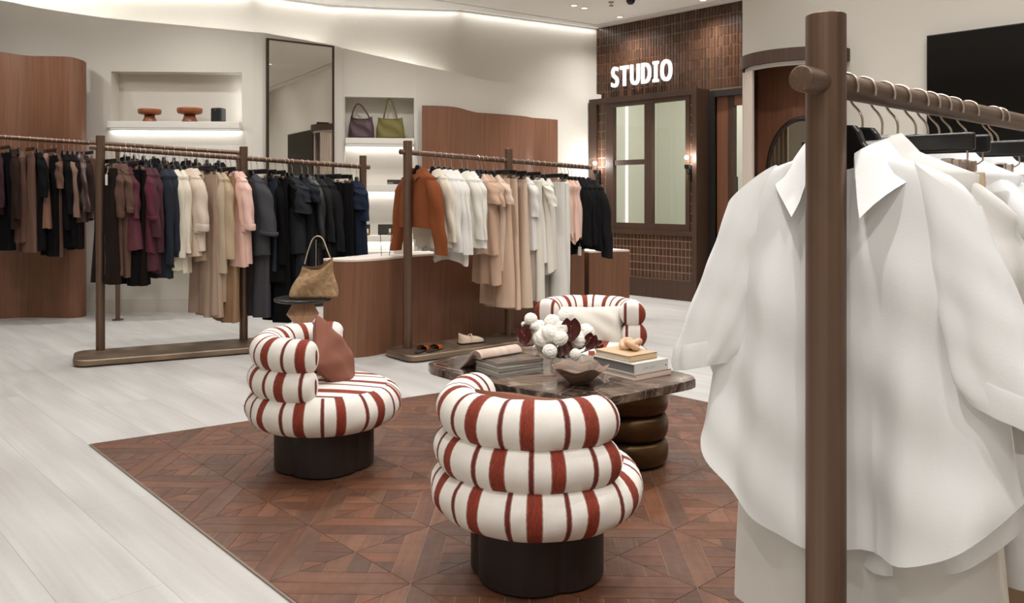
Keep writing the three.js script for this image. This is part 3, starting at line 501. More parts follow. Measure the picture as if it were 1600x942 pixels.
{ // magazine stack, turned with the table
  let y = TT; const hs = [.013, .0115, .0145, .011, .0135]; const cs = [0x8f8a84, 0xb9b4ac, 0x77736d, 0xc9c4bb, 0x5e5750];
  const nm = ['bottom magazine of the pile at the back of the marble table', 'second magazine from the bottom of the pile', 'middle magazine of the five in the pile', 'second magazine from the top of the pile', 'top magazine of the pile with a dark photo cover'];
  hs.forEach((h, i) => { const t = book('magazine', nm[i], .27 - .004 * (i % 3), h, .215 - .006 * (i % 2), [2.845 + .004 * ((i * 3) % 3 - 1), y, -3.035], -.16 + .012 * ((i * 5) % 4 - 1.5), [cs[i], 0xd6d2ca], 'magazine'); y += h + .0006;
    if (i === 4) { const ph = tex(256, 256, (u, v) => { const n = vnoise(u, v, 5, 4, 301) * .6 + vnoise(u, v, 14, 10, 302) * .4; const warm = smooth(.55, .75, vnoise(u, v, 4, 3, 303)); return mixc(mixc([.16, .13, .12], [.5, .45, .41], n), [.62, .45, .36], warm * .6); }); const c = bx(.24, .0008, .19, 0, h + .0006, 0); const uv = c.attributes.uv; for (let k = 0; k < uv.count; k++) uv.setXY(k, uv.getX(k) / .24 + .5, uv.getY(k) / .19 + .5); part('cover_photo', c, std(0xffffff, .3, { map: ph }), t, 'dark blurred photo print'); } });
  // folded magazine resting on the pile and leaning to the table
  const L = .27; const prof = [[-.16, -.083], [-.125, -.06], [-.09, -.025], [-.055, .01], [-.03, .03], [0, .037], [.03, .026], [.042, .004], [.03, -.002], [.012, .002]];
  const c = new THREE.CatmullRomCurve3(prof.map(q => V(q[0], q[1], 0))).getPoints(40); const out = c.map(q => V(q.x, q.y, -L / 2)), o2 = c.map(q => V(q.x, q.y, L / 2)); const th = .006; const inn = (z) => c.map((q, i) => { const a = c[Math.max(0, i - 1)], b = c[Math.min(40, i + 1)]; const n = V(-(b.y - a.y), b.x - a.x, 0).normalize().multiplyScalar(-th); return V(q.x + n.x, q.y + n.y, z); });
  const ringL = (z) => [...c.map(q => V(q.x, q.y, z)), ...inn(z).reverse()]; const R0 = [-L / 2, 0, L / 2].map(ringL);
  const t = thing('rolled_magazine', 'pale magazine rolled over on the edge of the pile', 'magazine', [2.83, y + .004, -3.115], -Math.PI / 2 - .04);
  part('sheets', loft(R0, { capA: true, capB: true }), std(0xd9c8be, .7, { map: tex(128, 128, (u, v) => { const k = vnoise(u, v, 3, 60, 310); return mixc([.86, .80, .76], [.95, .92, .9], k); }) }), t);
}
{ // three books with knot
  const ps = [3.25, -2.585], tr = -Math.PI - .1; let y = TT;
  book('book', 'pale pink book at the bottom of the three by the table edge', .30, .028, .245, [ps[0] + .004, y, ps[1]], tr + Math.PI / 2, [0xd6bfb2, 0xd8cdbf]); y += .0284;
  const t = book('book', 'thick white book with a grey end in the middle of the three', .29, .048, .235, [ps[0], y, ps[1] - .006], tr + Math.PI / 2, [0xcfccc6, 0x77736f]); y += .0484;
  { // worn grey print along the spine, too small to read, and a dark dot
    const pr = tex(256, 64, (u, v) => { const ink = u > .24 && u < .62 && v > .36 && v < .62 ? .16 * smooth(.35, .7, vnoise(u, v, 60, 5, 331)) : 0; const dot = Math.hypot((u - .93) * 5, v - .45) < .09 ? .6 : 0; const k = 1 - Math.max(ink, dot); return [.82 * k, .81 * k, .785 * k]; });
    const g = bx(.0006, .046, .233, .1452, .024, 0); const uv = g.attributes.uv; for (let k = 0; k < uv.count; k++) uv.setXY(k, .5 - uv.getX(k) / .233, uv.getY(k) / .046); part('spine_print', g, std(0xffffff, .6, { map: pr }), t, 'faint grey print on the spine'); }
  book('book', 'tan cloth book on top of the three, under the knot', .245, .03, .19, [ps[0] - .005, y, ps[1] - .03], tr + Math.PI / 2, [0xc7a986, 0xd9cdb8]); y += .0304;
  const k = thing('wooden_knot', 'pale wooden knot ornament on top of the books', 'ornament', [ps[0] + .04, y + .026, ps[1] - .03], .4);
  const pts = []; for (let i = 0; i < 80; i++) { const a = i / 80 * 2 * Math.PI; pts.push(V((Math.sin(a) + 2 * Math.sin(2 * a)) * .021, -Math.sin(3 * a) * .014, (Math.cos(a) - 2 * Math.cos(2 * a)) * .016)); }
  part('loop', new THREE.TubeGeometry(new THREE.CatmullRomCurve3(pts, true), 140, .0155, 14, true), std(0xd2ab8a, .55), k);
}
{ // wavy ceramic bowl
  const t = thing('bowl', 'wavy rimmed brown ceramic bowl on the marble table', 'bowl', [2.885, TT, -2.60], .3);
  const n = 80, R = []; const prof = [[.03, 0], [.045, .002], [.05, .006], [.075, .03], [.102, .056], [.126, .078], [.13, .082], [.122, .080], [.098, .058], [.07, .034], [.04, .014], [.005, .012]];
  prof.forEach(([r, y]) => { R.push(Array.from({ length: n }, (_, i) => { const a = i / n * 2 * Math.PI; const k = smooth(.04, .13, r); const wv = Math.sin(6 * a + .6) * .6 + Math.sin(5 * a + 2) * .4; return V(r * (1 + .07 * k * wv) * Math.cos(a), y + .011 * k * wv, r * (1 + .07 * k * wv) * Math.sin(a)); })); });
  const bt = tex(256, 256, (u, v) => { const n1 = vnoise(u, v, 5, 5, 401), n2 = vnoise(u, v, 30, 30, 402), n3 = vnoise(u, v, 12, 16, 403); return mixc(mixc([.28, .22, .175], [.60, .50, .425], n1 * .6 + n2 * .4), [.47, .28, .15], smooth(.6, .8, n3) * .7); }, [4, 4]);
  part('body', loft(R), std(0xffffff, .55, { map: bt }), t);
}
// ---- flowers in a glass vase
{
  const C = [3.17, TT, -2.97]; const glass = new THREE.MeshPhysicalMaterial({ color: 0xffffff, roughness: .02, transmission: 1, thickness: 0, ior: 1.45, side: THREE.DoubleSide });
  const v = thing('glass_vase', 'low clear glass vase holding the flowers on the table', 'vase', C);
  part('glass', lathe([[0, .004], [.06, .004], [.065, .02], [.065, .1], [.068, .104], [.07, .1], [.069, .02], [.064, 0], [0, 0]], 32), glass, v);
  const petal = M.petal = std(0xece7dd, .85), dk = std(0x4c1714, .28), green = std(0x4d5535, .7), centre = std(0x8d8a55, .8);
  const bloomGeo = (() => { const g = new THREE.SphereGeometry(1, 44, 34); const p = g.attributes.position; for (let i = 0; i < p.count; i++) { const v = V(p.getX(i), p.getY(i), p.getZ(i)); const th = Math.acos(clamp(v.y, -1, 1)), ph = Math.atan2(v.z, v.x); const k = th * 5.2 / Math.PI; const ring = Math.floor(k + .0001); const f0 = k + .2 * Math.sin((3 + ring % 3) * ph + ring * 2.1); const f = f0 - Math.floor(f0); const r = 1 - .1 * f - (th < .35 ? .12 * (1 - th / .35) : 0); v.multiplyScalar(r); p.setXYZ(i, v.x, v.y * .86, v.z); } g.computeVertexNormals(); return g; })();
  // offsets in camera sense: r to the right, u up, f away
  const at = (r0, u, f) => { const r = r0 * 1.18 - .012; return atc(r, u, f); }, atc = (r, u, f) => [C[0] + .7278 * r + .6858 * f, C[1] + u, C[2] + .6858 * r - .7278 * f];
  const stem = (p, t) => { const b = V(C[0] - p[0], C[1] + .03 - p[1], C[2] - p[2]); part('stem', tube([[0, 0, 0], [b.x * .45, b.y * .5, b.z * .45], [b.x * .85, b.y, b.z * .85]], .003, 10, 6), green, t); };
  const W = [[-.135, .232, 0, .030, 'uppermost white ranunculus at the left of the bouquet'], [-.165, .205, .0, .014, 'small round white bud left of the bouquet'], [-.118, .20, -.02, .021, 'small white ranunculus beside the round bud'], [-.04, .215, .0, .038, 'white ranunculus at the top of the bouquet'], [-.002, .185, -.03, .036, 'white ranunculus left of the big burgundy leaf flower'], [-.05, .165, -.05, .042, 'large white ranunculus in the middle of the bouquet'], [-.008, .145, -.07, .036, 'white ranunculus with a pale green heart low in the bouquet'], [-.055, .082, -.10, .033, 'round white ranunculus hanging low at the front'], [.02, .245, .05, .034, 'white ranunculus behind the big burgundy leaf flower'], [.075, .12, .02, .045, 'pale flower under the big burgundy leaf flower'], [.055, .07, -.12, .026, 'white bloom peeping over the ceramic bowl'], [-.085, .135, -.03, .045, 'ruffled white bloom at the left of the bouquet middle'], [-.095, .175, .02, .045, 'ruffled white bloom under the uppermost ranunculus'], [-.07, .10, .0, .045, 'ruffled white bloom low at the left of the bouquet'], [.11, .15, .05, .045, 'white bloom right of the big burgundy leaf flower']];
  W.forEach(([r, u, f, s, label], i) => { const p = at(r, u, f); const t = thing('white_flower', label, 'flower', p, i * 1.3, 'white flowers of the bouquet'); const b = part('bloom', bloomGeo, petal, t); b.scale.setScalar(s * 1.2); b.rotation.set(.95 + .25 * Math.sin(i * 2), 0, -.4 * Math.sin(i * 1.7)); t.rotation.y = -.75 + .3 * Math.sin(i * 3); const st = new THREE.Group(); stemWorld(t, p); });
  function stemWorld(t, p) { const inv = new THREE.Matrix4().makeRotationY(-t.rotation.y); const b = V(C[0] - p[0], C[1] + .03 - p[1], C[2] - p[2]).applyMatrix4(inv); part('stem', tube([V(0, 0, 0), V(b.x * .4, b.y * .45, b.z * .4), V(b.x * .88, b.y, b.z * .88)], .003, 10, 6), green, t); }
  const leafGeo = (() => { const rows = []; for (let j = 0; j <= 16; j++) { const v = j / 16; const row = []; const wd = Math.pow(Math.sin(Math.PI * Math.min(1, v * .94 + .06)), .62) * (1 - .18 * v) * .92; for (let i = 0; i <= 14; i++) { const u = i / 14 * 2 - 1; const lobe = v < .2 ? (.2 - v) * 1.1 * (1 - Math.abs(u)) : 0; row.push(V(u * wd, 1 - 2 * v - lobe * 1.2, .16 * u * u - .12 * Math.sin(v * 3) + .035 * Math.cos(u * 9) * Math.sin(v * 9) + .05)); } rows.push(row); } const f = loft(rows, { closed: false }); const back = f.clone().translate(0, 0, -.03); return merge([f, back]); })();
  const D = [[.04, .185, -.05, .062, .0, 0, 'big heart shaped burgundy anthurium facing the front chair'], [-.165, .155, -.03, .055, -.5, .3, 'burgundy anthurium at the left side of the bouquet'], [-.15, .225, .02, .034, .4, 2.6, 'small dark burgundy bloom above the white bud'], [.015, .09, -.06, .048, .1, 2.9, 'dark burgundy anthurium low in the middle of the bouquet'], [.13, .12, -.02, .045, -.4, -.4, 'burgundy anthurium at the right edge of the bouquet'], [.165, .09, .0, .036, .8, -1.2, 'small burgundy anthurium by the stacked books']];
  D.forEach(([r, u, f, s, yw, ro, label]) => { const p = at(r, u, f); const t = thing('anthurium', label, 'flower', p, -.75 + yw, 'burgundy anthuriums of the bouquet'); const b = part('spathe', leafGeo, dk, t); b.scale.setScalar(s); b.rotation.set(-.12, 0, ro); const sp = part('spadix', cyl(.0035, .0045, .035, 0, 0, 0, 8), std(0x7c3a30, .6), t); sp.position.set(0, .008, .014); sp.rotation.set(.5, 0, ro); stemWorld(t, p); });
}
// ================================================================= SIDE TABLE AND STRAW BAG
{
  const t = thing('side_table', 'small round black top table on a faceted pale wood foot', 'table', [2.908, 0, -5.229]);
  part('table_top', lathe([[0, .562], [.185, .562], [.196, .568], [.198, .578], [.194, .586], [0, .586]], 48), std(0x14110f, .3), t, 'black round top');
  const g = lathe([[0, 0], [.1, 0], [.055, .14], [.105, .28], [.06, .40], [.063, .41], [.112, .47], [.062, .562], [0, .562]], 6).toNonIndexed(); g.computeVertexNormals(); part('foot', g, std(0xffffff, .6, { map: woodTex([.62, .45, .33], [.80, .63, .49], 65, 20) }), t, 'faceted pale wood foot');
  const straw = std(0xffffff, .95, { map: tex(256, 256, (u, v) => { const a = Math.sin(u * 40 * Math.PI + Math.floor(v * 40) * Math.PI), k = .5 + .5 * a; const n = vnoise(u, v, 9, 9, 501); return mixc([.52, .39, .27], [.78, .65, .5], clamp(.35 * k + .6 * n + .15 * vnoise(u, v, 80, 80, 502), 0, 1)); }, [6, 6]), bumpMap: tex(256, 256, (u, v) => .5 + .5 * Math.sin(u * 40 * Math.PI + Math.floor(v * 40) * Math.PI) * Math.sin(v * 40 * Math.PI), [6, 6], false), bumpScale: .003 });
  const b = thing('straw_bag', 'woven straw tote bag with a tall handle on the black side table', 'bag', [2.955, .588, -5.165], -.62);
  const n = 48, rows = []; for (let j = 0; j <= 12; j++) { const v = j / 12, y = v * .25; rows.push(Array.from({ length: n }, (_, i) => { const a = i / n * 2 * Math.PI, c = Math.cos(a), s = Math.sin(a); const w = lerp(.168, .098, v ** 1.25) + .008 * Math.sin(v * 7 + a * 2), d = lerp(.075, .036, v); const dip = v > .5 ? (v - .5) * 2 * (-.055 * (1 - Math.abs(c) ** 1.5) * (s > 0 ? 1 : .55) + .03 * c) : 0; return V(w * Math.sign(c) * Math.abs(c) ** .75 + .03 * v, y + dip, d * Math.sign(s) * Math.abs(s) ** .75 + .014 * Math.sin(a * 3 + v * 5) * (1 - v * .4)); })); }
  rows.unshift(rows[0].map(p => V(p.x * .3, .001, p.z * .3))); part('body', loft(rows), straw, b);
  const hp = (pts) => { const c = new THREE.CatmullRomCurve3(pts.map(q => V(...q))); const P = c.getPoints(30); return loft(P.map((p, i) => { const a = P[Math.max(0, i - 1)], d = P[Math.min(30, i + 1)].clone().sub(a).normalize(); const nn = V(-d.y, d.x, 0); return [[-.003, -.012], [.003, -.012], [.003, .012], [-.003, .012]].map(([k, z]) => V(p.x + nn.x * k, p.y + nn.y * k, p.z + z)); })); };
  part('handle', hp([[-.06, .235, .0], [-.035, .33, 0], [0, .415, 0], [.03, .43, 0], [.06, .415, 0], [.095, .33, 0], [.12, .265, 0]]), std(0xc9b393, .8), b);
  const s = thing('bag_stand', 'thin metal display stand holding up the straw bag handle', 'stand', [2.99, .588, -5.19]);
  part('rod', [cyl(.003, .003, .405, 0, .2, 0, 8), cyl(.03, .03, .003, 0, .0016, 0, 20)], M.chrome, s);
}

// ================================================================= COUNTERS
{
  const mk = (label, front, depth, H) => {
    const t = thing('display_counter', label, 'counter', [0, 0, 0], 0, 'wavy wooden display counters');
    const f = new THREE.CatmullRomCurve3(front.map(p => V(p[0], 0, p[1]))).getPoints(40).map(p => [p.x, p.z]);
    const back = f.map((p, i) => { const a = f[Math.max(0, i - 3)], b = f[Math.min(40, i + 3)]; const dx = b[0] - a[0], dz = b[1] - a[1], l = Math.hypot(dx, dz); return [p[0] + dz / l * depth, p[1] - dx / l * depth]; }).reverse();
    part('body', strip([...f, ...back, f[0]].map(p => [...p, H - .02]), 0, .018), M.veneer, t, 'brown wood veneer front');
    part('counter_top', prism([...f.map(p => [p[0], p[1]]), ...back], H - .02, H, .004), std(0xe2d6ca, .5), t, 'pale top');
  };
  mk('long wavy brown wood counter behind the rack of light clothes', [[3.50, -5.96], [3.515, -5.86], [3.56, -5.74], [3.68, -5.665], [3.90, -5.675], [4.12, -5.75], [4.36, -5.80], [4.7, -5.80], [5.05, -5.77], [5.4, -5.72], [5.75, -5.69], [6.05, -5.66], [6.31, -5.62]], .36, .79);
  mk('short brown wood counter at the right end under the black jackets', [[6.36, -5.60], [6.5, -5.56], [6.62, -5.55], [6.72, -5.52], [6.80, -5.47], [6.84, -5.46]], .36, .735);
}
// ================================================================= CLOTHES RACKS
function rackBase(t, cx, cz, len, wid, ang, h = .05) {
  const s = new THREE.Shape(); const r = .11, a = len / 2, b = wid / 2; s.moveTo(-a + r, -b); s.lineTo(a - r, -b); s.absarc(a - r, -b + r, r, -Math.PI / 2, 0); s.lineTo(a, b - r); s.absarc(a - r, b - r, r, 0, Math.PI / 2); s.lineTo(-a + r, b); s.absarc(-a + r, b - r, r, Math.PI / 2, Math.PI); s.lineTo(-a, -b + r); s.absarc(-a + r, -b + r, r, Math.PI, Math.PI * 1.5);
  const g = new THREE.ExtrudeGeometry(s, { depth: h - .03, bevelEnabled: true, bevelThickness: .015, bevelSize: .015, bevelOffset: -.015, bevelSegments: 5, curveSegments: 10 }); g.rotateX(-Math.PI / 2); g.translate(0, .015 + .008, 0); const u = uvm(g); u.rotateY(ang); u.translate(cx, 0, cz); part('base_plate', u, M.baseBronze, t, 'flat bronze base plate');
  const p = bx(len - .16, .008, wid - .16, 0, .004, 0); p.rotateY(ang); p.translate(cx, 0, cz); part('foot_pad', p, M.black, t);
}
const post = (t, x, z, h, r, y0 = .05) => part('post', mergePost(r, h - y0).translate(x, y0, z), M.bronze, t);
function mergePost(r, h) { return lathe([[0, 0], [r, 0], [r, h - .003], [r - .003, h], [0, h]], 28); }
function railBar(t, a, b, r) { const A = V(...a), B = V(...b), d = B.clone().sub(A), l = d.length(); const g = lathe([[0, 0], [r - .003, 0], [r, .003], [r, l - .003], [r - .003, l], [0, l]], 24); g.applyQuaternion(new THREE.Quaternion().setFromUnitVectors(V(0, 1, 0), d.normalize())); g.translate(...a); part('rail', g, M.bronze, t); }
// a rail line: origin at s = 0, unit direction in plan, height as a function of s
const RAILS = {
  rear: { o: [2.923, -9.117], d: [.8676, .4973], y: s => 1.836 - .058 * s, r: .022 },
  left: { o: [2.148, -7.113], d: [.9584, .2853], y: s => 1.687 - .0545 * s, r: .021 },
  mid: { o: [3.997, -5.481], d: [.9969, .0788], y: s => 1.655 - .039 * s, r: .021 },
  near: { o: [0, -.727], d: [1, 0], y: s => 1.512, r: .024 },
};
const RP = (R, s) => [R.o[0] + R.d[0] * s, R.y(s), R.o[1] + R.d[1] * s];
{
  let R = RAILS.left; const ang = -Math.atan2(R.d[1], R.d[0]);
  let t = thing('clothes_rack', 'bronze clothes rack at the left with brown, navy, beige and black clothes', 'clothes rack');
  const bc = RP(R, .55); rackBase(t, bc[0] - R.d[1] * .17, bc[2] + R.d[0] * .17, 1.48, .48, ang);
  for (const [s, h] of [[0, 1.785], [1.11, 1.727]]) { const p = RP(R, s); post(t, p[0], p[2], h, .0345); }
  { const p = RP(R, 2.17); post(t, p[0], p[2], 1.672, .033, 0); }
  railBar(t, RP(R, -.08), RP(R, 2.235), R.r);
  R = RAILS.mid; t = thing('clothes_rack', 'bronze clothes rack in the middle with the rust jacket and white clothes', 'clothes rack');
  const b2 = RP(R, .57); rackBase(t, b2[0] - .008, b2[2] + .09, 1.48, .46, -Math.atan2(R.d[1], R.d[0]));
  for (const [s, h] of [[0, 1.749], [1.053, 1.722]]) { const p = RP(R, s); post(t, p[0], p[2], h, .0365); }
  railBar(t, RP(R, -.075), RP(R, 2.075), R.r);
  R = RAILS.rear; t = thing('wall_rail', 'long bronze clothes rail by the left wall with dark brown clothes', 'clothes rack');
  railBar(t, RP(R, -1.5), RP(R, 1.24), R.r);
  for (const s of [-1.35, .0, 1.2]) { const p = RP(R, s); part('leg', cyl(.022, .022, R.y(s), p[0], R.y(s) / 2, p[2], 20), M.bronze, t); part('foot_disc', cyl(.055, .055, .012, p[0], .006, p[2], 28), M.bronze, t); }
  R = RAILS.near; t = thing('clothes_rack', 'bronze clothes rack in the right foreground with white shirts', 'clothes rack');
  rackBase(t, 2.35, -.727, 2.1, .40, 0);
  post(t, 1.498, -.727, 1.642, .0365); post(t, 3.2, -.727, 1.642, .0365);
  railBar(t, [1.40, 1.512, -.727], [3.3, 1.512, -.727], R.r);
}
// ================================================================= HANGERS AND GARMENTS
const hookGeo = (r, e = 0) => { const k = r + .003; return tube([[-k * .95, -.012, 0], [-k, .002, 0], [-k * .72, k * .72, 0], [0, k, 0], [k * .72, k * .72, 0], [k, 0, 0], [k * .8, -.022, 0], [.006, -.042, 0], [0, -.055, 0], [0, -.088 - e, 0]], .0026, 36, 8).scale(-1, 1, -1); };
const HOOK = { .021: hookGeo(.021, .022), .022: hookGeo(.022, .022), .024: hookGeo(.024) };
const suitGeo = (() => { const s = new THREE.Shape(); const top = [[0, -.078], [.02, -.08], [.028, -.09], [.036, -.112], [.065, -.147], [.115, -.178], [.155, -.2], [.165, -.21]]; const bot = [[.164, -.222], [.15, -.222], [.105, -.202], [.06, -.182], [.03, -.175], [0, -.175]];
  s.moveTo(0, -.078); top.slice(1).forEach(p => s.lineTo(...p)); bot.forEach(p => s.lineTo(...p)); bot.slice().reverse().forEach(p => s.lineTo(-p[0], p[1])); top.slice(1).reverse().forEach(p => s.lineTo(-p[0], p[1])); s.closePath();
  const g = new THREE.ExtrudeGeometry(s, { depth: .016, bevelEnabled: true, bevelThickness: .005, bevelSize: .004, bevelSegments: 3, curveSegments: 4 }); g.translate(0, 0, -.008); const p = g.attributes.position; for (let i = 0; i < p.count; i++) { const k = Math.abs(p.getX(i)) / .166; p.setZ(i, p.getZ(i) * (1 - .62 * k)); } g.computeVertexNormals(); return g; })();
const barGeo = rb(.36, .036, .014, .006, 0, -.106, 0), barWire = tube([[-.165, -.122, 0], [-.165, -.142, 0], [-.15, -.148, 0], [.15, -.148, 0], [.165, -.142, 0], [.165, -.122, 0]], .0018, 40, 6), clipGeo = merge([rb(.014, .05, .004, .001, 0, -.165, .006), rb(.014, .05, .004, .001, 0, -.165, -.006), rb(.016, .014, .016, .003, 0, -.146, 0), rb(.01, .018, .012, .002, .012, -.15, 0)]);
const metalClip = std(0xc4b3a6, .25, { metalness: .9 });
function hanger(R, s, kind, label, turn, group, fit = 1) {
  const t = thing('coat_hanger', label, 'hanger', RP(R, s), turn, group);
  part('hook', HOOK[R.r], M.hookWire, t, 'thin metal hook');
  if (kind === 'clip') { part('bar', barGeo, M.hanger, t, 'black flat bar'); part('wire', barWire, metalClip, t); for (const x of [-.13, .13]) { const c = part('clip', clipGeo, metalClip, t); c.position.x = x; if (R === RAILS.near) { c.scale.set(1.4, 1.25, 1.3); c.position.y = .036; } } }
  else { const b = part('shoulders', suitGeo, M.hanger, t, 'black shaped wood'); b.scale.x = fit; if (R !== RAILS.near) b.position.y = -.022; } return t;
}
const weave = tex(256, 256, (u, v) => .5 + .3 * (vnoise(u, v, 120, 120, 601) - .5) + .2 * (vnoise(u, v, 20, 40, 602) - .5), [9, 9], false);
const knit = tex(128, 128, (u, v) => { const r = Math.abs(((u * 8) % 1) - .5) * 2; return .35 + .4 * (1 - r * r) + .25 * Math.abs(Math.sin((v * 16 + (((u * 8) % 1) < .5 ? u * 8 : -u * 8)) * Math.PI)); }, [11, 11], false);
const cloths = {};
function cloth(c, kind = 'weave') { const k = c + kind; if (cloths[k]) return cloths[k]; let m;
  if (kind === 'satin') m = std(c, .38, { bumpMap: weave, bumpScale: .0004 }); else if (kind === 'leather') m = std(c, .4); else if (kind === 'knit') m = std(c, .95, { bumpMap: knit, bumpScale: .0025 });
  else if (kind === 'sheer') m = new THREE.MeshPhysicalMaterial({ color: c, roughness: .95, transmission: .22, thickness: 0, side: THREE.DoubleSide, bumpMap: weave, bumpScale: .0003 });
  else m = new THREE.MeshPhysicalMaterial({ color: c, roughness: .95, specularIntensity: .3, side: THREE.DoubleSide, bumpMap: weave, bumpScale: .0005 }); return cloths[k] = m; }
function bodyGeo(o) {
  const { sh = .2, len = .65, hem = .24, neck = .07, drop = .065, th = .045, hemTh = .062, amp = .016, k = 4, seed = 1, dip = .035, cols = 44, rows = 16, tail = 0, lean = 0, wave = .006, arm = .02 } = o;
  const r = rng(seed * 7919 + 13), p = [r() * 6.3, r() * 6.3, r() * 6.3, r() * 6.3, r() * 6.3]; const rings = []; const nt = 5;
  const ring = (y, a, b, s, topK) => { const out = []; for (let i = 0; i < cols; i++) { const th_ = i / cols * 2 * Math.PI, c = Math.cos(th_), sn = Math.sin(th_); let x = a * Math.sign(c) * Math.pow(Math.abs(c), .82), z = b * Math.sign(sn) * Math.pow(Math.abs(sn), .75); const A = amp * (.25 + .75 * s), xe = x / Math.max(a, .05), e = 1 - Math.pow(Math.abs(c), 6); const f = sn > 0 ? 0 : 1.7;
    z += A * e * (Math.sin(k * xe * 1.6 + p[0] + f + .7 * s) + .55 * Math.sin(2.6 * k * xe + p[1] + f - s) + .3 * Math.sin(5 * s + 2 * xe + p[2])); x += A * .8 * Math.sin(3.1 * s + p[3]) + lean * -y; let yy = y;
    if (topK >= 0 && sn > 0) yy -= dip * (1 - topK) * Math.max(0, 1 - (xe * xe)); if (s > .5) yy += (s - .5) * 2 * (wave * Math.sin(k * xe * 1.3 + p[4] + f) + tail * (Math.abs(xe) ** 2.2)); out.push(V(x, yy, z)); } return out; };
  for (let j = 0; j <= nt; j++) { const s = j / nt; rings.push(ring(-drop * Math.pow(s, .9), neck + (sh - neck) * s, th * (.7 + .3 * s), 0, s)); }
  for (let j = 1; j <= rows; j++) { const s = j / rows; const a = lerp(sh, hem, Math.pow(s, .9)) - arm * Math.sin(Math.PI * Math.min(1, s * 3)) * (s < .34 ? 1 : 0); rings.push(ring(-drop - (len - drop) * s, a, lerp(th, hemTh, Math.min(1, s * 1.6)), s, -1)); }
  return loft(rings, { capA: false });
}
function sleeveGeo(o, side) { // starts as a closed cap inside the shoulder, swells to the upper arm, hangs down
  const { sh = .2, drop = .065, sl = .5, out = .1, r0 = .075, r1 = .05, seed = 1, amp = .006, flat = .62 } = o; const r = rng(seed * 31 + (side > 0 ? 5 : 17)), p = [r() * 6.3, r() * 6.3]; const rings = []; const n = 16, m = 22; const jit = (r() - .5) * .03;
  for (let j = 0; j <= n; j++) { const s = Math.pow(j / n, 1.35); const cap = Math.sqrt(Math.min(1, (s + .0004) / .13)); const cx = side * (sh - r0 * .62 + (out + jit) * Math.pow(s, .8) + .012 * cap), cy = -drop * .62 - .006 - sl * s * 1.02; const rad = lerp(r0, r1, Math.pow(s, .85)) * cap; const row = [];
    for (let i = 0; i < m; i++) { const a = i / m * 2 * Math.PI; const w = 1 + amp / Math.max(rad, .02) * cap * (Math.sin(3 * a + p[0] + 6 * s) + .8 * Math.sin(15 * s + p[1] + a) + .5 * Math.sin(5 * a - 9 * s + p[0])); const ex = rad * w * Math.cos(a); row.push(V(cx + ex, cy - side * ex * .5 * (1 - Math.min(1, s / .3)) - side * ex * .12, rad * flat * w * Math.sin(a))); } rings.push(row); }
  return { g: loft(rings, { capA: true }), end: rings[n] };
}
function cuffGeo(end, h = .035, grow = 1.12) { const c = V(0, 0, 0); end.forEach(p => c.add(p)); c.multiplyScalar(1 / end.length); const R = (k, dy) => end.map(p => V(c.x + (p.x - c.x) * k, p.y + dy, c.z + (p.z - c.z) * k)); return loft([R(1, .0), R(grow, .004), R(grow * 1.02, h * .6), R(grow, h), R(1.0, h + .004)]); }
function collarGeo(neck = .07, h = .04, pts = .045, op = .5) { const n = 30, rows = []; const prof = [[1.02, -.02, 0], [1.0, .022, 0], [1.04, .03, 0], [1.24, .012, .4], [1.55, -.02, .8], [1.8, -.036, 1]]; for (const [k, y, f] of prof) { const row = []; for (let i = 0; i <= n; i++) { const a = lerp(op, 2 * Math.PI - op, i / n) + Math.PI / 2; const fr = Math.pow(Math.abs(i / n * 2 - 1), 5); const rx = neck * k, rz = neck * .62 * k; row.push(V(rx * Math.cos(a), y * (h / .05) - fr * (.028 + pts * f), rz * Math.sin(a) + fr * .012 * f)); } rows.push(row); } return loft(rows, { closed: false }); }
function trouserGeo(o) { const { w = .19, len = .95, hem = .11, seed = 1, amp = .015, th = .025 } = o; const r = rng(seed * 97 + 3); const legs = [];
  for (const s of [-1, 1]) { const p = [r() * 6, r() * 6, r() * 6]; const rings = []; const n = 16, m = 24; for (let j = 0; j <= n; j++) { const v = j / n; const hw = lerp(w / 2 + .006, hem, Math.min(1, v * 1.2)), cx = s * lerp(w / 2 - .004, w / 2 + .01, v); rings.push(Array.from({ length: m }, (_, i) => { const a = i / m * 2 * Math.PI, c = Math.cos(a), sn = Math.sin(a); const A = amp * (.15 + v); return V(cx + hw * Math.sign(c) * Math.abs(c) ** .8 + A * .5 * Math.sin(4 * v + p[2]), -.03 - (len - .03) * v, (th + .022 * v) * Math.sign(sn) * Math.abs(sn) ** .7 * (1 + .5 * Math.exp(-18 * c * c)) + A * Math.sin(3.4 * c + p[0] + v * 2 + (sn > 0 ? 0 : 1))); })); } legs.push(loft(rings)); }
  return legs; }
const bandGeo = w => { const n = 36; return loft([[.0, 1], [-.022, 1.01], [-.045, 1.0]].map(([y, k]) => Array.from({ length: n }, (_, i) => { const a = i / n * 2 * Math.PI, c = Math.cos(a), s = Math.sin(a); return V(w * k * Math.sign(c) * Math.abs(c) ** .7, y, .022 * k * Math.sign(s) * Math.abs(s) ** .7); }))); };
const tagGeo = rb(.045, .085, .0015, .0007, 0, -.0425, 0), tagMat = std(0xe9e4da, .8);
let gseed = 1;
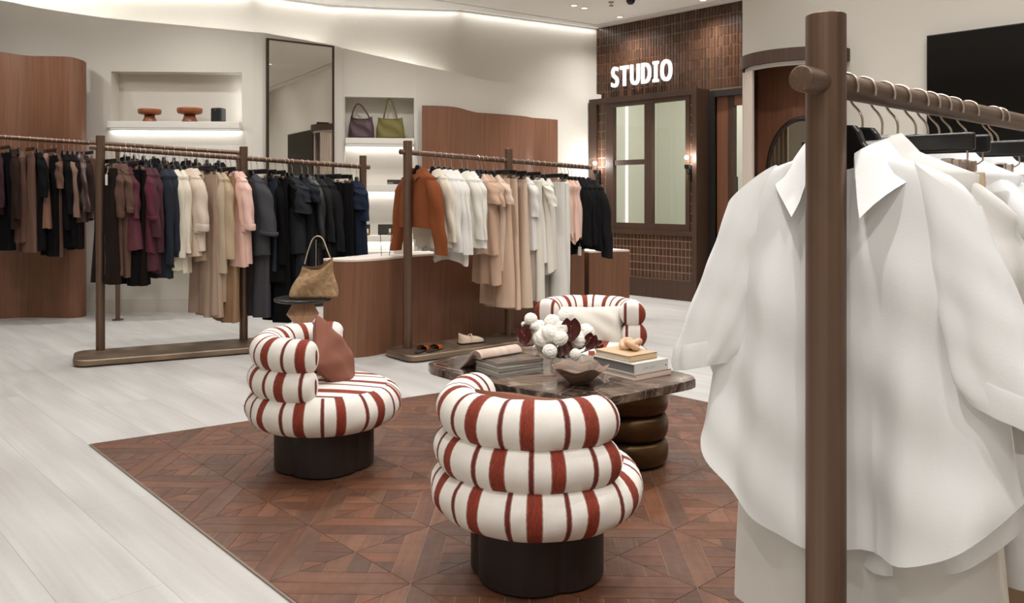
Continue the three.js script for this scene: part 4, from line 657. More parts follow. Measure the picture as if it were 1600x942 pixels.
// one garment on its hanger. kind: top | shirt | dress | tank | trousers | skirt
function garment(rail, s, kind, color, label, o = {}) {
  const R = RAILS[rail]; gseed++; const r = rng(gseed * 523); const base = -Math.PI / 2 - Math.atan2(R.d[1], R.d[0]); const turn = base + ({ left: .34, rear: .5 }[rail] ?? 0) + (o.turn ?? (r() - .5) * .16); const clip = kind === 'trousers' || kind === 'skirt' || o.clip;
  const short = o.hangerOf ?? label.split(/ (?:with|on|beside|between|next|behind|nearest|under|at|hanging|in front|after|before) /)[0];
  hanger(R, s, clip ? 'clip' : 'suit', `black hanger holding the ${label}`.split(' ').slice(0, 16).join(' '), turn, 'hangers on the clothes racks', Math.min(1, Math.max(.3, ((o.sh ?? .2) - .03) / .165))); void short;
  const p = RP(R, s); const far = rail !== 'near'; const y = p[1] - (clip ? .165 : far ? .138 : .108);
  const cat = { top: 'top', shirt: 'shirt', dress: 'dress', tank: 'dress', trousers: 'trousers', skirt: 'skirt', jacket: 'jacket' }[kind];
  const t = thing(o.name ?? { top: 'knit_top', shirt: 'shirt', dress: 'dress', tank: 'sleeveless_dress', trousers: 'trousers', skirt: 'skirt', jacket: 'jacket' }[kind], label, cat, [p[0], y, p[2]], turn, o.group ?? 'clothes on the ' + ({ rear: 'wall rail', left: 'left rack', mid: 'middle rack', near: 'near rack' })[rail]);
  const m = cloth(color, o.fab), m2 = o.color2 ? cloth(o.color2, o.fab) : m; const q = { seed: gseed, ...o, len: (o.len ?? .65) - (far && !clip ? .03 : 0) };
  if (kind === 'trousers') { part('waistband', bandGeo(q.w ?? .19), m, t); for (const g of trouserGeo(q)) part('leg', g, m, t); }
  else if (kind === 'skirt') part('body', bodyGeo({ sh: .18, neck: .17, drop: .01, dip: 0, arm: 0, amp: .018, k: 6, hem: .26, ...q }), m, t);
  else {
    part('body', bodyGeo(q), m2, t);
    if (kind !== 'tank') for (const sd of [-1, 1]) { const sg = sleeveGeo(q, sd); const sp = part('sleeve', sg.g, m, t); if (o.cuff) part('cuff', cuffGeo(sg.end, o.cuff, o.cuffGrow), o.cuffColor ? cloth(o.cuffColor, o.fab) : m, sp); }
    if (kind === 'shirt' || kind === 'jacket') { const c = part('collar', collarGeo((q.neck ?? .07) + .002, q.colH, q.colP), m, t); c.position.y = -.004; }
    else { const n = 26; const rr = q.neck ?? .07; part('neckband', tube(Array.from({ length: n + 1 }, (_, i) => { const a = i / n * 2 * Math.PI; return [rr * Math.cos(a), -.004 - (Math.sin(a) > 0 ? (q.dip ?? .035) * Math.sin(a) ** 2 : 0), (q.th ?? .035) * .72 * Math.sin(a)]; }), .0045, 40, 6), m, t); }
  }
  if (o.tag) { const [tx, ty, tz] = o.tag; const g = part('price_tag', tagGeo, tagMat, t, 'white paper price tag'); g.position.set(tx, ty, tz); part('tag_string', tube([[tx, ty, tz], [tx * .8, ty + .03, tz * .6], [tx * .5, ty + .07, tz * .3]], .0012, 8, 5), tagMat, t); }
  return t;
}

// ---------------- wall rail (dark browns)
const BLK = 0x0d0c0d, CHAR = 0x26262a, DKB = 0x2a1c18, BRN = 0x4a342b, MOCHA = 0x6b5044, TAUPE = 0x7d6357, PLUM = 0x3a2428, NAVY = 0x1c222c;
const G = (...a) => garment(...a);
G('rear', -1.15, 'top', PLUM, 'dark plum knit top at the far left end of the wall rail', { len: .68, sl: .52, sh: .19 });
G('rear', -1.06, 'trousers', BLK, 'black trousers beside the plum knit at the far left', { len: .98 });
G('rear', -1.0, 'shirt', DKB, 'dark brown blouse with a white neck label on the wall rail', { len: .82, sl: .62, hem: .25 });
G('rear', -.93, 'tank', 0x644a3f, 'mocha sleeveless dress with a deep armhole on the wall rail', { len: .95, sh: .15, hem: .2, neck: .08, dip: .16, k: 5 });
G('rear', -.83, 'trousers', MOCHA, 'mocha wide trousers beside the sleeveless mocha dress', { len: .99, hem: .10, w: .17 });
G('rear', -.76, 'dress', BLK, 'long black dress just left of the bronze satin blouse', { len: 1.02, sl: .4, sh: .17, hem: .2 });
G('rear', -.69, 'tank', 0x7a5443, 'bronze brown satin slip top flaring to a straight hem', { len: .80, sh: .07, neck: .05, hem: .21, amp: .02, k: 5, fab: 'satin', arm: 0, drop: .05 });
G('rear', -.63, 'trousers', BLK, 'black trousers just right of the bronze satin blouse', { len: 1.02 });
G('rear', -.585, 'dress', 0x5f463c, 'long brown dress next to the bronze satin slip', { len: 1.08, sl: .3, sh: .15, hem: .19, k: 5 });
G('rear', -.52, 'top', BLK, 'black knit top right of the long brown dress', { len: .8, sl: .55, sh: .18 });
G('rear', -.47, 'dress', TAUPE, 'black dress with taupe sleeves on the wall rail', { len: .98, sl: .58, color2: BLK, sh: .18, hem: .22 });
G('rear', -.42, 'dress', 0x1a1413, 'black brown long dress left of the leather blouse', { len: 1.0, sl: .5, sh: .17, hem: .2 });
G('rear', -.375, 'shirt', 0x43302a, 'shiny dark brown leather blouse near the left rack post', { len: .72, sl: .52, fab: 'leather', cuff: .04, amp: .016 });
G('rear', -.335, 'top', DKB, 'dark brown top right of the leather blouse', { len: .7, sl: .5 });
G('rear', -.285, 'skirt', 0x553d32, 'brown pleated skirt closest to the left rack post', { len: .62, k: 8 });
const rearDark = [[.07, 'black knit dress behind the taupe shirts'], [.16, 'black top behind the burgundy blouses'], [.25, 'black shirt behind the first burgundy blouse'], [.35, 'dark brown top behind the cable knit dress'], [.45, 'black dress behind the burgundy cable knit'], [.55, 'black top behind the navy knits'], [.67, 'dark top behind the cream knits'], [.77, 'black shirt behind the beige blouse'], [.88, 'dark brown shirt behind the taupe trousers'], [1.0, 'black top behind the sand cardigan']];
rearDark.forEach(([s, l], i) => G('rear', s, i % 3 ? 'top' : 'shirt', [BLK, DKB, 0x1b1718][i % 3], l, { len: .66 + .05 * (i % 3), sl: .42, sh: .18 }));
// ---------------- left rack, first bay
G('left', .045, 'trousers', 0x201713, 'dark brown checked trousers with a white tag by the left post', { len: .92, tag: [.12, -.05, .05] });
G('left', .085, 'shirt', 0x5c453b, 'taupe shirt dress with flared cuffs nearest the left post', { len: .90, sl: .36, r1: .045, r0: .07, sh: .17, hem: .2, cuff: .05, out: .07 });
G('left', .14, 'shirt', 0x614a3f, 'taupe shirt dress with rolled cuffs, second from the left post', { len: .92, sl: .32, r1: .045, sh: .17, hem: .2, cuff: .04, out: .07 });
G('left', .18, 'top', 0x5f363d, 'mauve blouse with narrow sleeves beside the taupe shirts', { len: .7, sl: .36, sh: .16, out: .07 });
G('left', .22, 'trousers', BLK, 'black trousers between the mauve and burgundy blouses', { len: .93, hem: .1 });
G('left', .253, 'trousers', 0x17110f, 'black brown trousers just left of the burgundy blouse', { len: .93, hem: .1 });
G('left', .285, 'top', 0x5a2d37, 'burgundy blouse with ruffled cuffs on the left rack', { len: .72, sl: .37, r1: .055, sh: .17, cuff: .03, out: .08 });
G('left', .325, 'top', 0x4a232c, 'plain burgundy knit between the ruffled blouse and the cable dress', { len: .86, sl: .5, sh: .16, fab: 'knit' });
G('left', .37, 'dress', 0x44202a, 'burgundy cable knit dress on the left rack', { len: .89, sl: .62, sh: .165, hem: .17, fab: 'knit', out: .05 });
G('left', .45, 'dress', NAVY, 'navy cable knit dress left of the second navy knit', { len: .93, sl: .72, sh: .165, hem: .16, fab: 'knit', out: .04 });
G('left', .495, 'dress', 0x1e2430, 'navy cable knit dress touching the cream knits', { len: .84, sl: .66, sh: .165, hem: .16, fab: 'knit', out: .04 });
G('left', .545, 'dress', 0xd9cfbd, 'cream cable knit dress beside the navy knits', { len: .86, sl: .66, sh: .16, hem: .15, fab: 'knit', out: .04 });
G('left', .595, 'dress', 0xe0d6c3, 'cream cable knit dress beside the beige blouse', { len: .88, sl: .62, sh: .16, hem: .15, fab: 'knit', out: .04 });
G('left', .64, 'shirt', 0xcbb6a4, 'beige blouse with a folded cuff right of the cream knits', { len: .74, sl: .46, r1: .055, sh: .17, cuff: .035, out: .07 });
G('left', .685, 'shirt', 0xd3c2b2, 'pale beige shirt with a wide turned cuff on the left rack', { len: .70, sl: .44, r1: .075, r0: .08, sh: .18, cuff: .055, out: .10 });
G('left', .735, 'tank', 0xb59b80, 'tan slip top below the wide beige cuff', { len: .78, sh: .1, hem: .13, neck: .06 });
G('left', .785, 'trousers', 0xa58d7c, 'taupe wide trousers hanging on clips in the left rack', { len: 1.17, hem: .12, w: .18 });
G('left', .825, 'trousers', 0xb29a86, 'warm beige wide trousers beside the taupe ones', { len: 1.19, hem: .11, w: .17 });
G('left', .87, 'top', 0xb9a690, 'long sand cardigan with a tag at its pointed hem', { len: 1.12, sl: .78, sh: .17, hem: .14, out: .03, r1: .06, tag: [.1, -1.0, .08] });
G('left', .915, 'top', 0xb5a085, 'sand wrap cardigan with a draped point on the left rack', { len: .86, sl: .66, sh: .18, hem: .17, out: .06, tail: .12, r1: .07 });
G('left', .965, 'trousers', 0x9c7c5e, 'tan long trousers reaching lowest on the left rack', { len: 1.24, hem: .1, w: .15 });
G('left', 1.005, 'shirt', 0xdfb5a5, 'pink blouse with rolled cuffs left of the second post', { len: .82, sl: .44, r1: .055, sh: .16, cuff: .04, out: .06 });
G('left', 1.05, 'shirt', 0xe3bdb0, 'pale pink shirt touching the second rack post', { len: .80, sl: .42, r1: .07, sh: .17, cuff: .05, out: .10 });
// ---------------- left rack, second bay (blacks)
G('left', 1.175, 'top', 0x454549, 'grey wide sleeve knit top beside the second rack post', { len: .72, sl: .46, r0: .085, r1: .095, sh: .18, out: .11, cuff: .03 });
G('left', 1.225, 'trousers', 0x49464a, 'grey long trousers under the grey knit top', { len: 1.2, hem: .1, w: .15 });
G('left', 1.29, 'trousers', 0x2a3038, 'dark blue grey trousers on clips right of the grey knit', { len: .8 });
G('left', 1.33, 'dress', BLK, 'black dress with long sleeves in the second bay', { len: .95, sl: .7, sh: .18, out: .08 });
G('left', 1.385, 'trousers', 0x101011, 'black wide trousers left of the flared sleeve top', { len: 1.24, hem: .12 });
G('left', 1.45, 'dress', BLK, 'longest black dress behind the straw bag', { len: 1.28, sl: .3, sh: .17, hem: .18 });
G('left', 1.485, 'top', 0x28292d, 'charcoal top with a wide flared short sleeve', { len: .7, sl: .26, r0: .085, r1: .11, sh: .17, out: .10 });
G('left', 1.525, 'top', 0x23272d, 'slate short sleeve tee right of the flared sleeve top', { len: .9, sl: .16, r0: .08, r1: .085, sh: .17, out: .07 });
G('left', 1.61, 'top', 0x1e2024, 'dark short sleeve tee with a white label in the second bay', { len: .95, sl: .16, r0: .075, r1: .08, sh: .17, out: .06 });
G('left', 1.665, 'shirt', 0x19191b, 'black leather shirt behind the bag handle', { len: .85, sl: .56, fab: 'leather', cuff: .04 });
G('left', 1.74, 'dress', 0x151517, 'black ribbed dress right of the leather shirt', { len: 1.05, sl: .5, sh: .16, fab: 'knit' });
G('left', 1.80, 'jacket', 0x1d1d20, 'black jacket in the middle of the second bay', { len: .8, sl: .58, sh: .18 });
G('left', 1.85, 'trousers', BLK, 'black trousers on clips right of the black jacket', { len: .92 });
G('left', 1.92, 'skirt', 0x121213, 'black skirt gathered on clips near the third post', { len: .85 });
G('left', 1.965, 'trousers', 0x18181a, 'black trousers between the gathered skirt and the navy tees', { len: .9 });
G('left', 2.055, 'top', 0x1c2331, 'navy short sleeve dress, left one by the third post', { len: .86, sl: .2, r0: .08, r1: .085, sh: .165, out: .06, turn: -.2 });
G('left', 2.11, 'top', 0x1f283b, 'navy short sleeve dress against the third post', { len: .86, sl: .3, r0: .08, r1: .075, sh: .165, out: .07, turn: -.28 });
// ---------------- middle rack
G('mid', .10, 'jacket', 0x7d4527, 'rust suede jacket at the front of the middle rack', { len: .50, sl: .62, r0: .1, r1: .065, sh: .23, hem: .245, out: .15, th: .06, hemTh: .075, amp: .007, neck: .075, colP: .03, turn: .02 });
G('mid', .25, 'shirt', 0xd8cdbb, 'cream shirt just behind the rust jacket', { len: .66, sl: .52, sh: .19, turn: .04 });
G('mid', .315, 'jacket', 0xd9d5cf, 'off white linen jacket behind the rust jacket', { len: .66, sl: .60, r0: .08, r1: .06, sh: .205, out: .10, turn: .0 });
G('mid', .365, 'shirt', 0xdedad4, 'white shirt second after the rust jacket', { len: .7, sl: .62, sh: .2, out: .09, turn: .05 });
G('mid', .43, 'shirt', 0xe0dcd4, 'white shirt with a pointed hem right of the linen jacket', { len: .76, sl: .62, sh: .2, tail: -.05, turn: -.02 });
G('mid', .54, 'shirt', 0xdcd7cd, 'ivory shirt left of the collared white shirt', { len: .66, sl: .50, sh: .185, turn: .05 });
G('mid', .60, 'shirt', 0xe2ded7, 'white shirt with a standing collar on the middle rack', { len: .66, sl: .50, sh: .19, out: .06 });
G('mid', .71, 'tank', 0xcfb49f, 'blush sleeveless top with a cut out neck, left one', { len: .72, sh: .14, hem: .15, neck: .08, dip: .12 });
G('mid', .755, 'top', 0xc4a48d, 'dusty beige wrap blouse with flutter sleeves', { len: .72, sl: .2, r0: .075, r1: .085, sh: .15, out: .05, dip: .12 });
G('mid', .80, 'dress', 0xc0a18b, 'dusty beige wrap dress right of the wrap blouse', { len: .98, sl: .22, sh: .155, hem: .19, dip: .1 });
G('mid', .88, 'top', 0xd6c0ae, 'pale blush blouse left of the beige trousers', { len: .86, sl: .2, sh: .16, hem: .17 });
G('mid', .92, 'trousers', 0xc9ac95, 'beige wide trousers left of the middle rack post', { len: 1.12, hem: .125, w: .18 });
G('mid', .985, 'trousers', 0xd0b6a0, 'beige wide trousers right at the middle rack post', { len: 1.14, hem: .13, w: .18 });
G('mid', 1.12, 'trousers', 0xd0b8a4, 'sand wide trousers right of the middle rack post', { len: 1.13, hem: .125, w: .18 });
G('mid', 1.215, 'top', 0xe3e0dc, 'white boxy blouse in the right half of the middle rack', { len: .68, sl: .3, sh: .16, hem: .17, out: .04, dip: .06 });
G('mid', 1.275, 'skirt', 0xddd6ca, 'long ivory skirt behind the boxy white blouse', { len: 1.08, hem: .2 });
G('mid', 1.33, 'tank', 0xe4e0da, 'white sleeveless top with a keyhole neck', { len: .8, sh: .13, hem: .19, dip: .08, neck: .07 });
G('mid', 1.395, 'dress', 0xded7ca, 'ivory dress with an uneven hem on the middle rack', { len: .92, sl: .2, sh: .15, hem: .2, lean: .03, tail: .04 });
G('mid', 1.47, 'tank', 0xe1ddd6, 'white sleeveless dress with a keyhole neck', { len: .86, sh: .13, hem: .17, dip: .08 });
G('mid', 1.54, 'trousers', 0xdcd8d1, 'white wide trousers left of the white long dress', { len: 1.12, hem: .12 });
G('mid', 1.60, 'skirt', 0xe2dfd9, 'long white skirt beside the pink tops', { len: 1.10, hem: .2 });
G('mid', 1.69, 'tank', 0xe3cabb, 'palest pink sleeveless top next to the white skirt', { len: .56, sh: .12, hem: .15, dip: .07, wave: .03, k: 7 });
G('mid', 1.735, 'tank', 0xe0b09b, 'peach pink top with an open back and pointed hem', { len: .56, sh: .12, hem: .14, dip: .1, wave: .035, k: 7 });
G('mid', 1.78, 'tank', 0xe6c3b3, 'pink sleeveless top with a keyhole and pointed hem', { len: .6, sh: .12, hem: .15, dip: .08, wave: .035, k: 7 });
G('mid', 1.825, 'tank', 0xe4c4b6, 'pink sleeveless top touching the black jackets', { len: .58, sh: .12, hem: .15, wave: .035, k: 7 });
G('mid', 1.87, 'jacket', 0x161617, 'black jacket next to the pink tops', { len: .64, sl: .56, sh: .17, out: .04, tag: [.14, -.62, .07] });
G('mid', 1.92, 'jacket', 0x19191a, 'black jacket second from the end of the middle rack', { len: .64, sl: .56, sh: .18, out: .05 });
G('mid', 1.965, 'jacket', 0x141415, 'black blazer with a dropped cuff near the rail end', { len: .66, sl: .60, sh: .19, out: .06 });
G('mid', 2.045, 'jacket', 0x1b1b1c, 'black coat at the right end of the middle rack', { len: .68, sl: .66, r0: .085, r1: .065, sh: .21, out: .10 });
// ---------------- near rack (whites)
{
  const WH = 0xf4f3f1;
  const R = RAILS.near, base = -Math.PI / 2;
  // big shirt: finely modelled
  hanger(R, 1.575, 'suit', 'black hanger inside the big white shirt in the foreground', base + .02, 'hangers on the clothes racks');
  const p = RP(R, 1.575); const t = thing('shirt', 'big sheer white shirt in the foreground hanging behind the bronze post', 'shirt', [p[0], p[1] - .134, p[2]], base + .02, 'white clothes on the near rack');
  const m = cloth(WH, 'sheer'); const N = 120, rings = []; const S = (x, a, b) => smooth(a, b, x);
  const fold = (x, y, fr) => { const s = clamp(-y / .8, 0, 1); return (.012 + .034 * s) * (.75 * Math.sin(13 * x + 2.1 + fr + 2.2 * s) + .5 * Math.sin(27 * x - 1.4 + fr * 2 - 1.5 * s) + .3 * Math.sin(46 * x + 3 * s + fr)) + .004 * Math.sin(31 * y + 18 * x + fr); };
  const ys = [0, -.006, -.015, -.027, -.042, -.06, -.08, -.1]; const hw = [.075, .1, .13, .16, .19, .212, .228, .236]; for (let j = 1; j <= 34; j++) { ys.push(-.1 - .66 * j / 34); const q = j / 34; hw.push(.236 + .075 * Math.pow(q, .8)); }
  ys.forEach((y, j) => { const s = clamp((-y - .1) / .66, 0, 1); rings.push(Array.from({ length: N }, (_, i) => { const a = i / N * 2 * Math.PI, c = Math.cos(a), sn = Math.sin(a); let x = hw[j] * Math.sign(c) * Math.abs(c) ** .8; const b = lerp(.035, .055, S(-y, 0, .3)); let z = b * Math.sign(sn) * Math.abs(sn) ** .7 + fold(x, y, sn > 0 ? 0 : 1.9) * (1 - c ** 8) * S(-y, .01, .25); let yy = y; if (j < 5 && sn > 0) yy -= .03 * (1 - j / 5) * (1 - (x / .08) ** 2 > 0 ? 1 - (x / .08) ** 2 : 0); const xe = Math.abs(x) / hw[j]; yy += Math.pow(s, 3) * (.17 * xe ** 2.6 + (sn > 0 ? 0 : -.045)); return V(x, yy, z); })); });
  part('body', loft(rings), m, t);
  // sleeves: wide, with soft gathers, spreading
  for (const sd of [-1, 1]) { const R2 = [], n = 30, k = 48; for (let j = 0; j <= n; j++) { const s = j / n; const cx = sd * (.19 + .112 * s), cy = -.075 - .375 * s, cz = .012 + .02 * s; const rx = lerp(.055, .078, S(s, 0, .8)) * (s > .93 ? lerp(1, .78, (s - .93) / .07) : 1), rz = lerp(.03, .042, s); R2.push(Array.from({ length: k }, (_, i) => { const a = i / k * 2 * Math.PI; const w = 1 + .10 * Math.sin(4 * a + 3 * s + sd) * s + .06 * Math.sin(7 * a - 5 * s) * s + .02 * Math.sin(24 * s + 2 * a); const ex = rx * w * Math.cos(a); const top = s < .25 ? 1 - s / .25 : 0; return V(cx + ex, cy - sd * ex * .28 - top * sd * ex * .45 + top * .02, cz + rz * w * Math.sin(a)); })); } const sp = part('sleeve', loft(R2), m, t); part('cuff', cuffGeo(R2[n], .05, 1.02), m, sp); }
  part('collar', collarGeo(.076, .05, .055, .5), cloth(WH), t);
  const tg = part('price_tag', rb(.012, .09, .002, .001, 0, 0, 0), std(0xb9b2aa, .7), t, 'grey care tag at the neck'); tg.position.set(-.015, -.16, .045);
  part('neck_label', rb(.045, .022, .001, .0004, 0, -.045, -.03), std(0xd8d5cf, .8), t, 'white neck label');
  const n = 24; part('button_placket', loft([-.055, .0].map(dx => Array.from({ length: n + 1 }, (_, i) => { const y = -.05 - .66 * i / n; return V(.016 + dx * .5, y, .057 + fold(.016 + dx * .5, y, 0) * S(-y, .01, .25)); })), { closed: false }), m, t);
  const W2 = 0xe7e3dd;
  garment('near', 1.655, 'shirt', W2, 'white long shirt right behind the big sheer shirt', { len: 1.0, sl: .5, sh: .21, hem: .27, out: .10, r0: .08, r1: .07, amp: .02, cols: 80, rows: 26, turn: .03, fab: 'sheer', group: 'white clothes on the near rack' });
  garment('near', 1.75, 'trousers', 0xe3ddd3, 'white wide trousers on the first clip hanger of the near rack', { len: 1.16, hem: .15, w: .18, turn: -.02, group: 'white clothes on the near rack' });
  garment('near', 1.83, 'trousers', 0xdcc6a8, 'cream trousers on the second clip hanger of the near rack', { len: 1.1, hem: .1, w: .17, turn: .03, group: 'white clothes on the near rack' });
  garment('near', 1.93, 'shirt', 0xe4e4e4, 'white shirt with a soft collar beside the clip hangers', { len: .9, sl: .5, sh: .21, hem: .26, out: .11, r0: .085, r1: .08, amp: .018, turn: .05, cols: 72, rows: 24, group: 'white clothes on the near rack' });
  garment('near', 2.0, 'shirt', 0xe2e4e6, 'cool white shirt behind the soft collar shirt', { len: .85, sl: .45, sh: .2, hem: .25, turn: .0, cols: 60, group: 'white clothes on the near rack' });
  garment('near', 2.07, 'trousers', 0xd9c3a4, 'sand trousers between the white shirts of the near rack', { len: 1.12, hem: .12, group: 'white clothes on the near rack' });
  garment('near', 2.15, 'shirt', 0xe6e6e6, 'white blouse with a round shoulder deeper in the near rack', { len: .95, sl: .5, sh: .22, hem: .28, out: .12, r0: .09, r1: .09, amp: .02, turn: .04, cols: 72, rows: 24, group: 'white clothes on the near rack' });
  garment('near', 2.26, 'shirt', 0xe8e7e5, 'white shirt with a pointed collar at the right picture edge', { len: .8, sl: .5, sh: .21, hem: .26, out: .10, turn: .02, group: 'white clothes on the near rack' });
  garment('near', 2.45, 'trousers', 0xe0dbd2, 'ivory trousers on the last clip hanger in view', { len: 1.1, group: 'white clothes on the near rack' });
  garment('near', 2.50, 'shirt', 0xe6e4e0, 'white shirt behind the last clip hanger in view', { len: .8, sl: .5, sh: .2, group: 'white clothes on the near rack' });
  // small engraved letters on two near hangers
  const f = await new FontLoader().loadAsync('fonts/droid/droid_serif_regular.typeface.json');
  for (const s of [1.93, 2.15]) { const h = scene.children.find(o => o.name.startsWith('coat_hanger') && Math.abs(o.position.x - s) < .004 && Math.abs(o.position.z + .727) < .01); if (h) { const g = new TextGeometry('IN', { font: f, size: .014, depth: .0006, curveSegments: 3, bevelEnabled: false }); g.computeBoundingBox(); g.translate(-g.boundingBox.max.x / 2, -.135, .0132); part('engraved_letters', g, std(0x6f675f, .5), h, 'small grey letters'); } }
}
// ================================================================= SHELF OBJECTS
{
  const bowl = (s, label, k) => { const p = bay1.world(s, 2.126, .02); const t = thing('footed_bowl', label, 'bowl', p, 0, 'footed wooden bowls'); part('dish', lathe([[0, .085], [.09, .085], [.118, .092], [.128, .105], [.13, .135], [.126, .148], [.112, .15], [.1, .142], [0, .136]].map(q => [q[0] * k, q[1] * k]), 40), std(0xffffff, .45, { map: woodTex([.46, .24, .13], [.66, .38, .22], 71, 14) }), t); part('foot', lathe([[0, 0], [.085, 0], [.08, .008], [.062, .05], [.055, .087], [0, .087]].map(q => [q[0] * k, q[1] * k]), 32), std(0xffffff, .45, { map: woodTex([.46, .24, .13], [.66, .38, .22], 72, 14) }), t); };
  bowl(.49, 'footed wooden bowl on the shelf farther from the speaker', .95); bowl(.93, 'footed wooden bowl on the shelf next to the black speaker', 1.05);
  const t = thing('speaker', 'small black box speaker on the shelf beside the wooden bowls', 'speaker', bay1.world(1.24, 2.126, .0), bay1.turn - .3); part('cabinet', rb(.13, .16, .12, .02, 0, .08, 0), std(0x1b1b1c, .45), t); part('cone', lathe([[.045, 0], [.04, -.006], [.012, -.014], [0, -.008]], 28).rotateX(Math.PI / 2).translate(0, .07, .062), std(0x2c2c2e, .4), t); part('badge', bx(.014, .006, .002, 0, .135, .061), M.chrome, t);
}
function softBag(name, label, p, turn, w, h, d, mat, seed, rimDip) {
  const t = thing(name, label, 'bag', p, turn); const n = 48, r = rng(seed), ph = r() * 6; const rows = [];
  for (let j = 0; j <= 14; j++) { const v = j / 14; rows.push(Array.from({ length: n }, (_, i) => { const a = i / n * 2 * Math.PI, c = Math.cos(a), s = Math.sin(a); const ww = w / 2 * (1 + .05 * Math.sin(3 * v + ph) - .06 * v), dd = d / 2 * (1 - .72 * v ** 1.6); return V(ww * Math.sign(c) * Math.abs(c) ** .6, h * v - rimDip * v ** 3 * (1 - c * c) * (s > 0 ? 1 : .6) , dd * Math.sign(s) * Math.abs(s) ** .7 + .012 * Math.sin(5 * c + 9 * v + ph) * (1 - v * .3)); })); }
  rows.unshift(rows[0].map(q => V(q.x * .2, .001, q.z * .2))); part('body', loft(rows), mat, t); return t;
}
{
  const plum = std(0x4a3236, .55), olive = std(0x6f6530, .7);
  let p = bay2.world(.225, 2.002, -.06); let t = softBag('handbag', 'plum leather shoulder bag with one looped strap on the upper shelf', p, bay2.turn - .25, .30, .27, .14, plum, 9, .05);
  part('strap', tube([[-.125, .24, 0], [-.10, .34, 0], [-.06, .41, 0], [-.035, .42, 0], [0, .40, 0], [.06, .32, 0], [.10, .25, 0]], .009, 40, 8), plum, t);
  p = bay2.world(.575, 2.002, -.04); t = softBag('handbag', 'olive tote bag with two thin handles on the upper shelf', p, bay2.turn - .2, .34, .26, .15, olive, 12, .03);
  for (const z of [-.02, .025]) part('handle', tube([[-.085, .235, z], [-.06, .36, z * .9], [-.03, .47, z * .6], [-.01, .49, z * .4], [.01, .47, z * .6], [.05, .36, z * .9], [.085, .235, z]], .006, 40, 8), olive, t);
  const box = std(0x3a332c, .6);
  p = bay2.world(.62, 1.442, .0); t = thing('small_box', 'small flat dark box on the middle shelf', 'box', p, bay2.turn); part('lid', rb(.17, .055, .1, .004, 0, .0275, 0), box, t); part('label', bx(.07, .022, .002, -.05, .014, .0512), std(0x8d8478, .6), t);
  const perf = (s, w, hh, label, l2) => { let q = bay2.world(s, .822, -.06); const c = thing('display_card', label, 'card', q, bay2.turn); part('board', rb(w, hh, .02, .003, 0, hh / 2, 0), std(0x37332b, .5), c); q = bay2.world(s + w * .25, .822, .02); const b = thing('perfume_bottle', l2, 'bottle', q, bay2.turn); part('glass', rb(.05, .03, .03, .005, 0, .015, 0), std(0xa56a2c, .15), b, 'amber glass'); part('cap', cyl(.012, .012, .05, 0, .055, 0, 16), M.white, b, 'white cap'); };
  perf(.27, .12, .13, 'dark upright card on the lowest shelf left of the other', 'amber perfume bottle in front of the left dark card');
  perf(.52, .19, .13, 'wide dark upright card on the lowest shelf', 'amber perfume bottle in front of the wide dark card');
  // things on the counter top behind the light clothes
  const paper = std(0xd9cbbb, .85);
  t = thing('paper_bag', 'pale paper bag standing on the counter under the rust jacket', 'bag', [4.32, .792, -6.0], .1); part('body', [bb(-.07, .07, 0, .17, -.04, .04)], paper, t); part('handle', tube([[-.03, .17, 0], [-.02, .21, 0], [.02, .21, 0], [.03, .17, 0]], .003, 16, 6), std(0xa89684, .8), t);
  for (let i = 0; i < 3; i++) { t = thing('black_canister', ['left black canister on the counter under the pink tops', 'middle black canister on the counter under the pink tops', 'right black canister on the counter under the pink tops'][i], 'canister', [6.16 + .07 * i, .792, -5.86 + .012 * i]); part('body', lathe([[0, 0], [.03, 0], [.032, .004], [.032, .085], [.03, .09], [0, .09]], 24), M.black, t); part('lid', lathe([[0, .09], [.028, .09], [.028, .115], [.024, .12], [0, .12]], 24), std(0x2b2b2d, .3), t); }
  // display easel rods seen below the jacket
  t = thing('display_easel', 'thin dark metal easel on the counter behind the rust jacket', 'stand', [4.02, .792, -5.86]); part('leg', tube([[-.02, 0, 0], [-.02, .2, -.02]], .003, 6, 6), M.black, t); part('leg', tube([[.06, 0, 0], [.1, .2, -.02]], .003, 6, 6), M.black, t); part('crossbar', tube([[-.02, .19, -.02], [.1, .19, -.02]], .003, 6, 6), M.black, t);
}
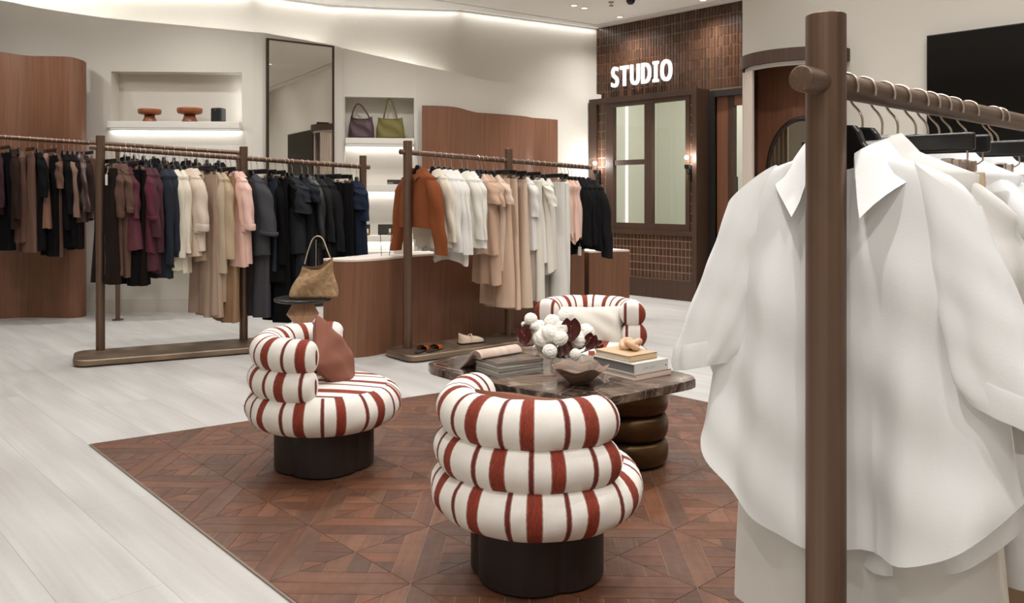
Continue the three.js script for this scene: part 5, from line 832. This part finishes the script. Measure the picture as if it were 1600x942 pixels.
// ================================================================= SHOES ON THE MIDDLE RACK BASE
{
  const y = .0595;
  const shoe = (label, p, turn, up, sole) => { const t = thing('flat_shoe', label, 'shoe', p, turn); const n = 28; const ring = (k, yy, dz = 0) => Array.from({ length: n }, (_, i) => { const a = i / n * 2 * Math.PI, c = Math.cos(a), s = Math.sin(a); const w = .036 + .010 * Math.max(0, c); return V(.118 * c * k, yy, w * s * k); }); part('sole', loft([ring(1, 0), ring(1.02, .004), ring(1.0, .011)], { capA: true, capB: true }), sole, t); const rows = []; for (let j = 0; j <= 8; j++) { const v = j / 8 * Math.PI; rows.push(Array.from({ length: 17 }, (_, i) => { const u = i / 16; const x = .005 + .108 * u; const w = .045 * Math.sqrt(Math.max(.0, 1 - Math.pow(Math.max(0, (u - .25) / .75), 2.4))); return V(x, .012 + .036 * Math.sin(v) * (1 - .55 * u), w * Math.cos(v)); })); } part('upper', loft(rows, { closed: false }), up, t, 'glossy vamp'); return t; };
  const orange = std(0xb5511c, .3), tan = std(0xc9b49d, .6), soleM = std(0x2b1c14, .6);
  shoe('orange leather slide, left one of the pair on the rack base', [4.00, y, -5.30], .55, orange, soleM);
  shoe('orange leather slide, right one of the pair on the rack base', [4.10, y, -5.265], .42, orange, soleM);
  const t = thing('beige_slipper', 'beige fabric slipper shoe farther along the rack base', 'shoe', [4.52, y, -5.30], -.2);
  const rows = []; for (let j = 0; j <= 10; j++) { const v = j / 10 * Math.PI; rows.push(Array.from({ length: 21 }, (_, i) => { const u = i / 20 * 2 - 1; const w = .042 * Math.sqrt(Math.max(0, 1 - u ** 4)); return V(.12 * u, (.012 + (.05 + .035 * Math.max(0, -u) ** 1.5) * Math.sin(v) * (1 - Math.max(0, u) ** 2 * .7)), w * Math.cos(v)); })); } part('upper', loft(rows, { closed: false }), tan, t); part('sole', rb(.235, .012, .08, .005, 0, .006, 0), soleM, t); part('strap', tube([[-.02, .02, .043], [-.01, .062, .03], [0, .075, 0], [-.01, .062, -.03], [-.02, .02, -.043]], .006, 20, 8), tan, t);
}
// ================================================================= THINGS INSIDE THE STUDIO
{
  const t = thing('studio_shelf', 'white shelf with bottles seen through the studio window', 'shelf', [9.9, 0, -6.32]); part('board', rb(.3, .03, .72, .004, 0, 1.04, 0), M.white, t); part('cabinet', rb(.3, .75, .72, .01, 0, .375, 0), std(0xb9bab4, .6), t);
  const cols = [0x111111, 0xb9b8b4, 0xc9c6bf, 0x5b2a26, 0x8a8a86, 0x7a1f1c]; const nm = ['black', 'pale grey', 'cream', 'brown red', 'grey', 'dark red'];
  cols.forEach((c, i) => { const b = thing('polish_bottle', `${nm[i]} bottle on the white shelf inside the studio`, 'bottle', [9.82, 1.056, -6.60 + i * .085]); part('body', lathe([[0, 0], [.034, 0], [.034, .11], [.026, .12], [0, .12]], 18), std(c, .25), b); part('cap', cyl(.018, .018, .04, 0, .14, 0, 14), std(0x222222, .4), b); });
  const lamp = thing('desk_lamp', 'thin dark desk lamp arm inside the studio', 'lamp', [9.9, 1.055, -6.05]); part('arm', [cyl(.008, .008, .5, 0, .25, 0, 8), tube([[0, .5, 0], [0, .5, -.5]], .008, 8, 8), cyl(.05, .05, .01, 0, .005, 0, 20)], M.black, lamp); part('head', rb(.03, .02, .22, .005, 0, .5, -.4), M.black, lamp);
}
scene.traverse(o => { if (o.isMesh) { o.castShadow = true; o.receiveShadow = true; } });
renderer.render(scene, camera);
